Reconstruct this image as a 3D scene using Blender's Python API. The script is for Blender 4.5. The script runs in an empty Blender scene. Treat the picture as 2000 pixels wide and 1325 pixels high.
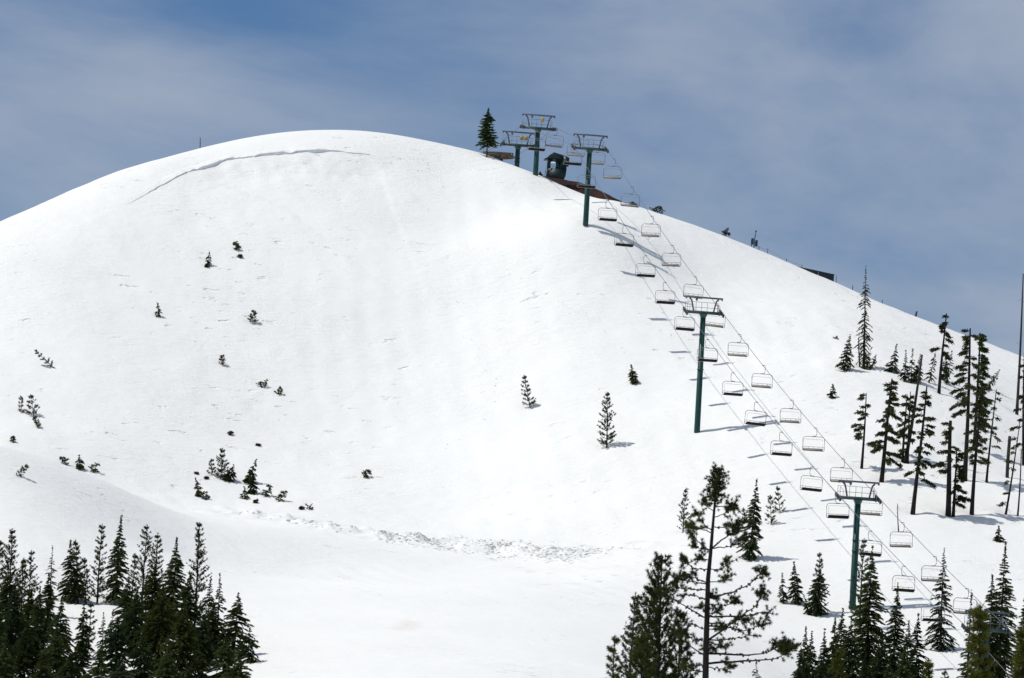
import bpy, math
import numpy as np
from mathutils import Matrix, Vector

SC = bpy.context.scene
COL = SC.collection
R_ = math.radians

# ------------------------------------------------------------------ camera
F = 11111.0                      # focal length in photo pixels (200 mm lens)
PITCH, ROLL = R_(5.0), R_(3.3)
fw = np.array([0, math.cos(PITCH), math.sin(PITCH)])
r0 = np.array([1.0, 0, 0])
u0 = np.array([0, -math.sin(PITCH), math.cos(PITCH)])
rt = math.cos(ROLL)*r0 + math.sin(ROLL)*u0
up = -math.sin(ROLL)*r0 + math.cos(ROLL)*u0
cd = bpy.data.cameras.new('camera')
cam = bpy.data.objects.new('camera', cd)
COL.objects.link(cam)
cd.sensor_width = 36.0
cd.lens = 36.0*F/2000.0
cd.clip_start = 1.0
cd.clip_end = 20000.0
cd.dof.use_dof = True
cd.dof.focus_distance = 555.0
cd.dof.aperture_fstop = 4.0
M = Matrix.Identity(4)
for i in range(3):
    M[i][0] = rt[i]; M[i][1] = up[i]; M[i][2] = -fw[i]
cam.matrix_world = M
SC.camera = cam

# ------------------------------------------------------------------ sky, sun, exposure
SUN_EL = R_(60.0)
SHX, SHY = 1.0, -0.02          # ground direction in which shadows fall
SUN_AZ = math.atan2(-SHX, -SHY)   # angle from +Y towards +X
sun_dir = Vector((math.sin(SUN_AZ)*math.cos(SUN_EL), math.cos(SUN_AZ)*math.cos(SUN_EL), math.sin(SUN_EL)))
W = bpy.data.worlds.new('World'); SC.world = W
W.use_nodes = True
nt = W.node_tree; nt.nodes.clear()
def N(tree, typ, **kw):
    n = tree.nodes.new(typ)
    for k, v in kw.items():
        if k == 'inp':
            for a, b in v.items(): n.inputs[a].default_value = b
        else: setattr(n, k, v)
    return n
def LK(tree, a, b): tree.links.new(a, b)
sky = N(nt, 'ShaderNodeTexSky', sky_type='NISHITA', sun_disc=False)
sky.sun_elevation = SUN_EL
sky.sun_rotation = SUN_AZ
sky.altitude = 2300.0
sky.air_density = 1.0
sky.dust_density = 0.0
sky.ozone_density = 2.5
SKY_STRENGTH = 0.088
tc = N(nt, 'ShaderNodeTexCoord')
mp = N(nt, 'ShaderNodeMapping', vector_type='POINT')
mp.inputs['Rotation'].default_value = (0, R_(-25), 0)
mp.inputs['Scale'].default_value = (5.5, 5.5, 14.0)
mp.inputs['Location'].default_value = (10.768, 17.828, 2.418)
LK(nt, tc.outputs['Generated'], mp.inputs['Vector'])
n1 = N(nt, 'ShaderNodeTexNoise', inp={'Scale': 1.35, 'Detail': 7.0, 'Roughness': 0.55, 'Distortion': 0.35})
LK(nt, mp.outputs['Vector'], n1.inputs['Vector'])
mp2 = N(nt, 'ShaderNodeMapping', vector_type='POINT')
mp2.inputs['Rotation'].default_value = (0, R_(-40), 0); mp2.inputs['Scale'].default_value = (8.0, 8.0, 22.0); mp2.inputs['Location'].default_value = (11.278, 21.24, 38.923)
LK(nt, tc.outputs['Generated'], mp2.inputs['Vector'])
n2 = N(nt, 'ShaderNodeTexNoise', inp={'Scale': 1.5, 'Detail': 6.0, 'Roughness': 0.55, 'Distortion': 0.6})
LK(nt, mp2.outputs['Vector'], n2.inputs['Vector'])
nm = N(nt, 'ShaderNodeMix', data_type='FLOAT'); nm.inputs[0].default_value = 0.22
LK(nt, n1.outputs['Fac'], nm.inputs[2]); LK(nt, n2.outputs['Fac'], nm.inputs[3])
cr = N(nt, 'ShaderNodeValToRGB')
cr.color_ramp.interpolation = 'EASE'
cr.color_ramp.elements[0].position = 0.29; cr.color_ramp.elements[0].color = (0, 0, 0, 1)
cr.color_ramp.elements[1].position = 0.63; cr.color_ramp.elements[1].color = (1, 1, 1, 1)
LK(nt, nm.outputs[0], cr.inputs['Fac'])
tint = N(nt, 'ShaderNodeMix', data_type='RGBA', blend_type='MULTIPLY')
tint.inputs[0].default_value = 1.0
tint.inputs[7].default_value = (0.43, 0.575, 0.735, 1)
LK(nt, sky.outputs['Color'], tint.inputs[6])
cm = N(nt, 'ShaderNodeMath', operation='MULTIPLY'); cm.inputs[1].default_value = 0.86
LK(nt, cr.outputs['Color'], cm.inputs[0])
mixc = N(nt, 'ShaderNodeMix', data_type='RGBA')
LK(nt, cm.outputs[0], mixc.inputs[0])
LK(nt, tint.outputs[2], mixc.inputs[6])
mixc.inputs[7].default_value = (4.25, 4.9, 6.05, 1)       # thin cirrus, in the sky texture's own units
bg = N(nt, 'ShaderNodeBackground'); bg.inputs['Strength'].default_value = SKY_STRENGTH
LK(nt, mixc.outputs[2], bg.inputs['Color'])
wo = N(nt, 'ShaderNodeOutputWorld'); LK(nt, bg.outputs[0], wo.inputs['Surface'])

sl = bpy.data.lights.new('sun', 'SUN'); sl.energy = 3.2; sl.angle = R_(0.53); sl.color = (1.0, 0.965, 0.905)
so = bpy.data.objects.new('sun', sl); COL.objects.link(so)
so.rotation_euler = sun_dir.to_track_quat('Z', 'Y').to_euler()
so.location = (-200, 300, 300)
vs = SC.view_settings
vs.view_transform = 'Standard'; vs.look = 'None'; vs.gamma = 1.0; vs.exposure = 0.0
vs.use_curve_mapping = False

# ------------------------------------------------------------------ projection helpers
def ray(u, v):
    return fw*F + rt*(u-1000.0) - up*(v-662.5)
def at(u, v, Y):
    d = ray(u, v); return d*(Y/d[1])
def proj(p):
    p = np.asarray(p, float)
    z = p@fw
    return 1000.0 + F*(p@rt)/z, 662.5 - F*(p@up)/z

# ------------------------------------------------------------------ noise
_tab = np.random.RandomState(7).rand(8, 256, 256)
def vnoise(x, y, k=0):
    t = _tab[k % 8]
    xi = np.floor(x).astype(int); yi = np.floor(y).astype(int)
    fx = x-xi; fy = y-yi
    fx = fx*fx*fx*(fx*(fx*6-15)+10); fy = fy*fy*fy*(fy*(fy*6-15)+10)
    a = t[xi & 255, yi & 255]; b = t[(xi+1) & 255, yi & 255]
    c = t[xi & 255, (yi+1) & 255]; d = t[(xi+1) & 255, (yi+1) & 255]
    return (a*(1-fx)+b*fx)*(1-fy) + (c*(1-fx)+d*fx)*fy - 0.5
def fbm(x, y, s, o=4, k=0):
    r = 0; a = 1.0
    for i in range(o):
        r = r + a*vnoise(x/s+13.7*i, y/s-7.1*i, k+i); s *= 0.5; a *= 0.5
    return r

# ------------------------------------------------------------------ terrain (thin-plate surface through surveyed points)
SKYL = [(-150,505,574),(0,433,581),(100,388,587),(200,346,593),(300,313,600),(400,287,607),(500,266,615),(600,255,622),
        (700,255,625),(800,268,625),(900,290,620),(965,309,616),(1034,337,607),(1104,367,602),(1183,390,600),
        (1250,405,600),(1300,421,602),(1400,456,603),(1500,496,603),(1600,539,603),(1700,583,603),(1800,623,603),
        (1900,660,603),(1985,692,603),(2150,758,602)]
SKYADJ = [-1.54, -1.08, -0.9, -1.0, -0.46, -0.24, -0.06, -0.58, -1.39, -1.96, -1.37, -0.28, -0.36, -1.09, -0.08, -0.09, 0.02, -0.05, -0.15, -0.11, -0.15, -0.34, -0.05, -0.15, -0.11]
CTRL = {
 -150: [(620,561),(760,540),(860,525),(905,500),(856,484),(1000,465),(1180,446),(1325,420),(1420,400)],
 0: [(520,569),(650,554),(780,538),(868,525),(899,502),(874,484),(1000,466),(1180,447),(1325,420),(1420,400)],
 200: [(430,581),(550,567),(700,550),(850,533),(938,522),(968,503),(942,487),(1060,467),(1180,448),(1325,417),(1420,396)],
 400: [(335,598),(450,583),(600,566),(750,550),(900,533),(985,521),(1013,506),(1100,478),(1200,447),(1325,414)],
 650: [(300,604),(420,589),(600,570),(750,555),(900,538),(980,526),(1030,512),(1060,500),(1150,465),(1250,430),(1325,408)],
 900: [(335,607),(450,591),(600,573),(750,556),(900,538),(1000,524),(1060,511),(1085,502),(1150,472),(1250,432),(1325,408)],
 1138: [(440,585),(550,574),(700,557),(870,536),(1000,518),(1075,506),(1100,498),(1200,457),(1325,415)],
 1358: [(550,584),(700,559),(845,537),(950,519),(1060,501),(1130,488),(1230,458),(1325,430)],
 1600: [(620,575),(720,552),(850,532),(950,516),(1050,501),(1190,483),(1325,456)],
 1800: [(700,566),(742,553),(850,533),(930,521),(1000,508),(1100,494),(1200,481),(1325,460),(1420,446)],
 2000: [(800,562),(900,537),(1000,514),(1100,497),(1200,482),(1325,460),(1430,446)],
 2150: [(860,560),(1000,516),(1200,483),(1430,446)],
}
_pts = []
for (u, v, Y), a in zip(SKYL, SKYADJ):
    p = at(u, v, Y); p[2] += a
    _pts.append(p)
    drop = 11.0 if 1000 < u < 1320 else 3.5
    q = p*((Y+(28 if drop > 5 else 45))/Y); _pts.append([q[0], q[1], p[2]-drop])
    q = p*((Y+130)/Y); _pts.append([q[0], q[1], p[2]-32.0-drop])
for u, l in CTRL.items():
    for v, Y in l: _pts.append(at(u, v, Y))
for x in (-70, -35, 0, 35, 70):
    for y, z in ((340, 4.5), (260, 1.2), (150, -1.0), (20, -1.9), (-60, -2.2)):
        _pts.append([x, y, z])
_pts = np.array(_pts, float)
TS = 100.0
def _U(r2): return 0.5*r2*np.log(r2+1e-12)
_xy = _pts[:, :2]/TS
_n = len(_pts)
_K = _U(((_xy[:, None]-_xy[None])**2).sum(-1)) + np.eye(_n)*0.00012
_P = np.hstack([np.ones((_n, 1)), _xy])
_A = np.zeros((_n+3, _n+3)); _A[:_n, :_n] = _K; _A[:_n, _n:] = _P; _A[_n:, :_n] = _P.T
_w = np.linalg.solve(_A, np.concatenate([_pts[:, 2], np.zeros(3)]))
def base_h(x, y):
    sh = np.shape(x)
    x = np.ravel(x).astype(float); y = np.ravel(y).astype(float)
    xc = np.clip(x, -80, 82); yc = np.clip(y, -60, 730)
    out = np.empty(len(x))
    for s in range(0, len(x), 20000):
        q = np.stack([xc[s:s+20000], yc[s:s+20000]], 1)/TS
        r2 = ((q[:, None]-_xy[None])**2).sum(-1)
        out[s:s+20000] = _U(r2)@_w[:_n] + _w[_n] + q@_w[_n+1:]
    d = np.hypot(x-xc, y-yc)
    k = 1-np.exp(-d/260.0)
    out = out*(1-k) + (-25.0)*k
    return out.reshape(sh)

def polydist(x, y, P):
    """distance to a polyline, signed (+ on its far side), and the parameter 0..1 along it"""
    best = np.full(np.shape(x), 1e9); sg = np.zeros(np.shape(x)); par = np.zeros(np.shape(x))
    n = len(P)-1
    for i in range(n):
        a = P[i]; b = P[i+1]; dx, dy = b[0]-a[0], b[1]-a[1]; L2 = dx*dx+dy*dy
        t = np.clip(((x-a[0])*dx+(y-a[1])*dy)/L2, 0, 1)
        d = np.hypot(x-a[0]-t*dx, y-a[1]-t*dy)
        m = d < best
        best = np.where(m, d, best)
        sg = np.where(m, np.sign(dx*(y-a[1])-dy*(x-a[0])), sg)
        par = np.where(m, (i+t)/n, par)
    return best, sg, par

def hit(u, v, hf, y0=385.0, y1=640.0):
    d = ray(u, v); Y = np.arange(y0, y1, 0.25)
    P = d[None]*(Y/d[1])[:, None]
    below = P[:, 2] < hf(P[:, 0], P[:, 1])
    i = int(np.argmax(below))
    if not below[i]: return None
    return P[i]

LIP = [hit(u, v, base_h)[:2] for u, v in ((150,462),(190,434),(280,380),(370,337),(450,313),(540,302),(640,298),(730,305),(790,316))]
BERM = [hit(u, v, base_h)[:2] for u, v in ((360,1000),(450,1006),(550,1018),(650,1036),(780,1056),(900,1068),(1050,1080),(1130,1086),(1230,1076),(1320,1072))]
def sm(a, b, x):
    t = np.clip((x-a)/(b-a), 0, 1); return t*t*(3-2*t)
CORR = []
def height(x, y, detail=True):
    z = base_h(x, y)
    for cx, cy, dz in CORR: z = z+dz*np.exp(-((x-cx)**2+(y-cy)**2)/49.0)
    d, s, t = polydist(x, y, LIP)
    sd = d*s
    fade = sm(0, .25, t)*(1-sm(.78, 1, t))
    wob = 0.22*vnoise(x/2.1, y/2.1, 3)+0.5*vnoise(x/9.0, y/9.0, 1)
    brk = sm(-0.25, 0.15, vnoise(x/4.5, y/4.5, 6))
    sw = sd+wob
    z = z + (0.4*fade+0.6*fade*sm(.3, .5, t))*(0.06+0.12*brk)*(sm(-0.20, 0.10, sw)-0.30)*np.exp(-np.abs(sd)/6.0)
    st = fade*sm(.22, .45, t)
    z = z + st*0.55*(sm(-4.5, 0.2, sw)-1.0)*np.exp(-np.clip(-sd-4.5, 0, 99)/9.0)*(sd < 30)
    z = z + st*np.exp(-((sd+3.0)/2.6)**2)*0.26*fbm(x, y*0.6, 1.4, 2, 5)
    d, s, t = polydist(x, y, BERM)
    f2 = sm(0, .12, t)*(1-sm(.85, 1, t))
    z = z + f2*np.exp(-(d/2.6)**2)*(0.34+0.85*fbm(x, y, 1.5, 2, 2))
    face = sm(495, 520, y)*(1-sm(598, 612, y))
    z = z + 0.30*fbm(x, y, 16.0, 2, 1)*sm(380, 430, y)*(1-0.6*sm(595, 612, y))
    z = z + (0.045+0.06*face)*fbm(x, y*0.8+x*0.25, 2.4, 3, 4)*sm(380, 420, y)*(1-0.7*sm(598, 608, y))
    # ski tracks and old cat tracks running down the bowl
    tr = np.sin((x*1.0+0.10*y+1.3*vnoise(x/30, y/30, 5))*2.2)
    z = z + 0.022*tr*face*sm(-0.1, 0.3, vnoise(x/14, y/40, 6))
    run = sm(400, 420, y)*(1-sm(485, 500, y))
    z = z + 0.02*np.sin((x*0.8+0.35*y)*3.0+2*vnoise(x/9, y/9, 2))*run*sm(-0.2, .3, vnoise(x/11, y/25, 1))
    return z

# make the ground meet the tower feet where they stand
for u, v, Y in ((1046, 341, 607.9), (1143, 438, 584.3), (1361, 843, 536.0), (1665, 1187, 482.8)):
    p = at(u, v, Y); CORR.append((p[0], p[1], p[2]-float(height(np.array([p[0]]), np.array([p[1]]))[0])))

# ------------------------------------------------------------------ materials
def new_mat(name):
    m = bpy.data.materials.new(name); m.use_nodes = True
    t = m.node_tree
    b = t.nodes['Principled BSDF']
    return m, t, b
def pmat(name, col, rough=0.6, metal=0.0, var=0.15, scale=3.0, bump=0.0, bscale=20.0, spec=0.4):
    m, t, b = new_mat(name)
    b.inputs['Roughness'].default_value = rough; b.inputs['Metallic'].default_value = metal
    b.inputs['Specular IOR Level'].default_value = spec
    tcn = N(t, 'ShaderNodeTexCoord')
    nz = N(t, 'ShaderNodeTexNoise', inp={'Scale': scale, 'Detail': 5.0, 'Roughness': 0.6})
    LK(t, tcn.outputs['Object'], nz.inputs['Vector'])
    rp = N(t, 'ShaderNodeValToRGB')
    rp.color_ramp.elements[0].position = 0.3; rp.color_ramp.elements[1].position = 0.7
    rp.color_ramp.elements[0].color = tuple(c*(1-var) for c in col)+(1,)
    rp.color_ramp.elements[1].color = tuple(min(1, c*(1+var)) for c in col)+(1,)
    LK(t, nz.outputs['Fac'], rp.inputs['Fac'])
    LK(t, rp.outputs['Color'], b.inputs['Base Color'])
    if bump:
        n2 = N(t, 'ShaderNodeTexNoise', inp={'Scale': bscale, 'Detail': 4.0})
        LK(t, tcn.outputs['Object'], n2.inputs['Vector'])
        bp = N(t, 'ShaderNodeBump', inp={'Strength': bump, 'Distance': 0.05})
        LK(t, n2.outputs['Fac'], bp.inputs['Height']); LK(t, bp.outputs['Normal'], b.inputs['Normal'])
    return m
def leaf_mat(name, c0, c1):
    m, t, b = new_mat(name)
    b.inputs['Roughness'].default_value = 0.8
    b.inputs['Specular IOR Level'].default_value = 0.08
    tcn = N(t, 'ShaderNodeTexCoord')
    oi = N(t, 'ShaderNodeObjectInfo')
    nz = N(t, 'ShaderNodeTexNoise', inp={'Scale': 1.6, 'Detail': 4.0, 'Roughness': 0.65})
    LK(t, tcn.outputs['Object'], nz.inputs['Vector'])
    ad = N(t, 'ShaderNodeMath', operation='MULTIPLY_ADD', inp={1: 0.35, 2: -0.17})
    LK(t, oi.outputs['Random'], ad.inputs[0])
    a2 = N(t, 'ShaderNodeMath', operation='ADD')
    LK(t, nz.outputs['Fac'], a2.inputs[0]); LK(t, ad.outputs[0], a2.inputs[1])
    rp = N(t, 'ShaderNodeValToRGB')
    rp.color_ramp.elements[0].position = 0.3; rp.color_ramp.elements[1].position = 0.7
    rp.color_ramp.elements[0].color = c0+(1,); rp.color_ramp.elements[1].color = c1+(1,)
    LK(t, a2.outputs[0], rp.inputs['Fac']); LK(t, rp.outputs['Color'], b.inputs['Base Color'])
    tl = N(t, 'ShaderNodeBsdfTranslucent'); LK(t, rp.outputs['Color'], tl.inputs['Color'])
    mx = N(t, 'ShaderNodeMixShader', inp={0: 0.30})
    LK(t, b.outputs[0], mx.inputs[1]); LK(t, tl.outputs[0], mx.inputs[2])
    LK(t, mx.outputs[0], t.nodes['Material Output'].inputs['Surface'])
    return m

MAT = {}
MAT['hemlock'] = leaf_mat('hemlock_needles', (0.022, 0.044, 0.018), (0.078, 0.112, 0.032))
MAT['pine'] = leaf_mat('pine_needles', (0.016, 0.029, 0.009), (0.068, 0.090, 0.022))
MAT['young'] = leaf_mat('young_pine_needles', (0.045, 0.068, 0.036), (0.085, 0.112, 0.058))
MAT['olive'] = leaf_mat('olive_pine_needles', (0.050, 0.064, 0.012), (0.115, 0.120, 0.024))  # yellowish olive needle colour of the lower right pines
MAT['old'] = leaf_mat('old_hemlock_needles', (0.030, 0.040, 0.016), (0.072, 0.078, 0.030))
MAT['grey'] = leaf_mat('grey_pine_needles', (0.050, 0.058, 0.040), (0.090, 0.098, 0.066))
MAT['dry'] = leaf_mat('dry_twigs', (0.060, 0.042, 0.026), (0.110, 0.080, 0.045))
MAT['bark'] = pmat('bark', (0.024, 0.019, 0.019), 0.95, var=0.4, scale=6.0, bump=0.6, bscale=14.0, spec=0.1)
MAT['snag'] = pmat('weathered_wood', (0.048, 0.043, 0.046), 0.85, var=0.35, scale=5.0, bump=0.4, spec=0.1)
MAT['cone'] = pmat('pine_cone', (0.05, 0.036, 0.028), 0.9, var=0.3)
MAT['green_steel'] = pmat('green_painted_steel', (0.006, 0.052, 0.044), 0.42, var=0.18, scale=1.5)
MAT['beam_steel'] = pmat('blue_green_galvanised_beam', (0.045, 0.078, 0.085), 0.5, var=0.2, scale=2.0)
MAT['galv'] = pmat('galvanised_steel', (0.20, 0.22, 0.25), 0.45, metal=0.3, var=0.2)
MAT['frame_steel'] = pmat('lifting_frame_steel', (0.090, 0.110, 0.135), 0.5, var=0.25)
MAT['rubber'] = pmat('sheave_rubber', (0.030, 0.030, 0.034), 0.8)
MAT['chair_steel'] = pmat('chair_tube', (0.27, 0.275, 0.285), 0.45, metal=0.35, var=0.15)
MAT['seat'] = pmat('seat_shell', (0.004, 0.004, 0.007), 0.8, var=0.3, spec=0.1)
MAT['pad'] = pmat('seat_pad', (0.36, 0.32, 0.27), 0.7, var=0.2)
MAT['slat'] = pmat('backrest_rail', (0.30, 0.29, 0.27), 0.55, var=0.2)
MAT['grip'] = pmat('grip_steel', (0.16, 0.135, 0.115), 0.5, metal=0.2)
MAT['rope'] = pmat('steel_rope', (0.16, 0.165, 0.175), 0.5, metal=0.4)
MAT['yellow'] = pmat('yellow_placard', (0.40, 0.28, 0.06), 0.5, var=0.12, scale=6)
MAT['hut_dark'] = pmat('hut_green_panel', (0.004, 0.024, 0.028), 0.5, var=0.25, scale=1.2)
MAT['hut_roof'] = pmat('hut_roof', (0.005, 0.026, 0.030), 0.45, var=0.2)
MAT['wheel_brown'] = pmat('bullwheel_rust', (0.105, 0.056, 0.020), 0.8, var=0.4, scale=4)
MAT['dirt'] = pmat('bare_dirt', (0.036, 0.019, 0.016), 0.95, var=0.4, scale=0.9, bump=0.8, bscale=5, spec=0.1)
MAT['navy'] = pmat('dark_blue_panel', (0.012, 0.030, 0.062), 0.5, var=0.3)
MAT['shed'] = pmat('dark_shed_cladding', (0.010, 0.020, 0.036), 0.6, var=0.3)
MAT['white_trim'] = pmat('pale_trim', (0.5, 0.52, 0.55), 0.6)
m, t, b = new_mat('hut_glass')
b.inputs['Base Color'].default_value = (0.8, 0.85, 0.9, 1); b.inputs['Roughness'].default_value = 0.03
b.inputs['Transmission Weight'].default_value = 1.0; b.inputs['IOR'].default_value = 1.05
MAT['glass'] = m

def snow_material():
    m, t, b = new_mat('snow')
    b.inputs['Roughness'].default_value = 0.72
    b.inputs['Specular IOR Level'].default_value = 0.18
    tcn = N(t, 'ShaderNodeTexCoord')
    n1 = N(t, 'ShaderNodeTexNoise', inp={'Scale': 0.11, 'Detail': 6.0, 'Roughness': 0.6})
    LK(t, tcn.outputs['Object'], n1.inputs['Vector'])
    rp = N(t, 'ShaderNodeValToRGB')
    rp.color_ramp.elements[0].position = 0.32; rp.color_ramp.elements[1].position = 0.68
    rp.color_ramp.elements[0].color = (0.855, 0.860, 0.832, 1); rp.color_ramp.elements[1].color = (0.885, 0.886, 0.854, 1)
    LK(t, n1.outputs['Fac'], rp.inputs['Fac'])
    # faint brown melt-water stain low on the run
    c = hit(795, 1221, base_h)
    mpn = N(t, 'ShaderNodeMapping', vector_type='POINT')
    mpn.inputs['Location'].default_value = (-c[0]/2.0, -c[1]/7.0, 0); mpn.inputs['Scale'].default_value = (1/2.0, 1/7.0, 0)
    LK(t, tcn.outputs['Object'], mpn.inputs['Vector'])
    ln = N(t, 'ShaderNodeVectorMath', operation='LENGTH'); LK(t, mpn.outputs['Vector'], ln.inputs[0])
    n3 = N(t, 'ShaderNodeTexNoise', inp={'Scale': 0.8, 'Detail': 4.0}); LK(t, tcn.outputs['Object'], n3.inputs['Vector'])
    ad = N(t, 'ShaderNodeMath', operation='ADD'); LK(t, ln.outputs['Value'], ad.inputs[0]); LK(t, n3.outputs['Fac'], ad.inputs[1])
    mr = N(t, 'ShaderNodeMapRange', interpolation_type='SMOOTHSTEP', inp={1: 0.5, 2: 1.35, 3: 0.35, 4: 0.0}); LK(t, ad.outputs[0], mr.inputs[0])
    mx = N(t, 'ShaderNodeMix', data_type='RGBA'); LK(t, mr.outputs[0], mx.inputs[0])
    LK(t, rp.outputs['Color'], mx.inputs[6]); mx.inputs[7].default_value = (0.72, 0.60, 0.50, 1)
    LK(t, mx.outputs[2], b.inputs['Base Color'])
    # relief: wind-drawn ripples along the contour, sparse pits, faint ski lines down the fall line
    def mapped(scale, rot=0.0, loc=(0, 0, 0)):
        mm = N(t, 'ShaderNodeMapping'); mm.inputs['Scale'].default_value = scale; mm.inputs['Rotation'].default_value = (0, 0, rot); mm.inputs['Location'].default_value = loc
        LK(t, tcn.outputs['Object'], mm.inputs['Vector']); return mm.outputs['Vector']
    def nz(vec, sc, det, rough=0.6, dist=0.0):
        n = N(t, 'ShaderNodeTexNoise', inp={'Scale': sc, 'Detail': det, 'Roughness': rough, 'Distortion': dist}); LK(t, vec, n.inputs['Vector']); return n.outputs['Fac']
    def mrange(v, a0, a1, b0, b1):
        r = N(t, 'ShaderNodeMapRange', interpolation_type='SMOOTHSTEP', inp={1: a0, 2: a1, 3: b0, 4: b1}); LK(t, v, r.inputs[0]); return r.outputs[0]
    def mul(a_, b_):
        r = N(t, 'ShaderNodeMath', operation='MULTIPLY'); LK(t, a_, r.inputs[0])
        if isinstance(b_, float): r.inputs[1].default_value = b_
        else: LK(t, b_, r.inputs[1])
        return r.outputs[0]
    def add(a_, b_):
        r = N(t, 'ShaderNodeMath', operation='ADD'); LK(t, a_, r.inputs[0]); LK(t, b_, r.inputs[1]); return r.outputs[0]
    patch = mrange(nz(mapped((1, 0.6, 0.6), 0.3), 0.07, 3.0), 0.35, 0.65, 0.40, 1.0)
    ripple = mul(nz(mapped((0.50, 1.0, 1.0), 0.10), 1.5, 8.0, 0.68), patch)
    pits = mul(mrange(nz(mapped((0.55, 1.0, 1.0), -0.12, (9, 3, 0)), 0.9, 3.0, 0.55), 0.62, 0.74, 0.0, -1.0), mrange(nz(mapped((1, 0.7, 0.7), 0.5, (5, 1, 0)), 0.10, 3.0), 0.42, 0.66, 0.0, 0.9))
    lines = nz(mapped((1.0, 0.03, 0.03), 0.07, (4, 0, 0)), 2.2, 3.0, 0.6, 0.15)
    lmask = mrange(nz(mapped((1, 0.4, 0.4), 0.0, (2, 7, 0)), 0.06, 2.0), 0.44, 0.66, 0.0, 0.07)
    hsum = add(add(ripple, pits), mul(lines, lmask))
    bp = N(t, 'ShaderNodeBump', inp={'Strength': 0.95, 'Distance': 0.20})
    LK(t, hsum, bp.inputs['Height']); LK(t, bp.outputs['Normal'], b.inputs['Normal'])
    return m
MAT['snow'] = snow_material()

# ------------------------------------------------------------------ mesh helpers
def mesh_np(name, verts, faces, smooth=False):
    """verts (n,3); faces: list of (k,4) or (k,3) integer arrays"""
    me = bpy.data.meshes.new(name)
    verts = np.asarray(verts, np.float32)
    fs = [np.asarray(f, np.int32) for f in faces if len(f)]
    loops = np.concatenate([f.ravel() for f in fs])
    tot = np.concatenate([np.full(len(f), f.shape[1], np.int32) for f in fs])
    start = np.concatenate([[0], np.cumsum(tot)[:-1]]).astype(np.int32)
    me.vertices.add(len(verts)); me.vertices.foreach_set('co', verts.ravel())
    me.loops.add(len(loops)); me.loops.foreach_set('vertex_index', loops)
    me.polygons.add(len(tot)); me.polygons.foreach_set('loop_start', start); me.polygons.foreach_set('loop_total', tot)
    if smooth: me.polygons.foreach_set('use_smooth', np.ones(len(tot), bool))
    me.update(calc_edges=True); me.validate()
    return me
def link(name, me, mat, parent=None, loc=None):
    o = bpy.data.objects.new(name, me); COL.objects.link(o)
    if mat is not None and len(me.materials) == 0: me.materials.append(MAT[mat] if isinstance(mat, str) else mat)
    if parent is not None: o.parent = parent
    if loc is not None: o.location = loc
    return o
def tag(o, label=None, cat=None, group=None, kind=None):
    if label: o['label'] = label
    if cat: o['category'] = cat
    if group: o['group'] = group
    if kind: o['kind'] = kind
    return o
def thing(name, loc, label, cat, group=None, rz=0.0):
    o = bpy.data.objects.new(name, None); COL.objects.link(o)
    o.location = tuple(loc); o.rotation_euler = (0, 0, rz); o.empty_display_size = 0.3
    return tag(o, label, cat, group)
class MB:
    def __init__(s): s.v = []; s.q = []; s.t = []; s.n = 0
    def add(s, v, q=(), t=()):
        s.v.append(np.asarray(v, float))
        if len(q): s.q.append(np.asarray(q, int)+s.n)
        if len(t): s.t.append(np.asarray(t, int)+s.n)
        s.n += len(v)
    def box(s, c, size, ax=None):
        """box about c; ax = 3 row vectors"""
        c = np.asarray(c, float); h = np.asarray(size, float)/2
        ax = np.eye(3) if ax is None else np.asarray(ax, float)
        k = np.array([[i, j, l] for i in (-1, 1) for j in (-1, 1) for l in (-1, 1)], float)*h
        s.add(c+k@ax, [[0,1,3,2],[4,6,7,5],[0,4,5,1],[2,3,7,6],[0,2,6,4],[1,5,7,3]])
    def tube(s, path, rad, n=6, cap=True):
        P = np.asarray(path, float); m = len(P)
        rad = np.full(m, rad) if np.isscalar(rad) else np.asarray(rad, float)
        T = np.gradient(P, axis=0); T /= np.linalg.norm(T, axis=1)[:, None]+1e-9
        ref = np.array([0, 0, 1.0]) if abs(T[:, 2]).mean() < 0.85 else np.array([1.0, 0, 0])
        A = np.cross(T, ref); A /= np.linalg.norm(A, axis=1)[:, None]+1e-9
        B = np.cross(T, A)
        th = np.arange(n)*2*math.pi/n
        V = P[:, None]+rad[:, None, None]*(np.cos(th)[None, :, None]*A[:, None]+np.sin(th)[None, :, None]*B[:, None])
        i = np.arange(m-1)[:, None]*n; j = np.arange(n)[None]; j2 = (j+1) % n
        q = np.stack([i+j, i+j2, i+n+j2, i+n+j], -1).reshape(-1, 4)
        t = []
        if cap:
            t = [[0, k+1, k] for k in range(1, n-1)]+[[(m-1)*n, (m-1)*n+k, (m-1)*n+k+1] for k in range(1, n-1)]
        s.add(V.reshape(-1, 3), q, t)
    def cyl(s, a, b, r, n=10): s.tube([a, b], r, n)
    def build(s, name, mat, parent=None, loc=None, smooth=False):
        V = np.concatenate(s.v)
        fs = []
        if s.q: fs.append(np.concatenate(s.q))
        if s.t: fs.append(np.concatenate(s.t))
        return link(name, mesh_np(name, V, fs, smooth), mat, parent, loc)

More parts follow.
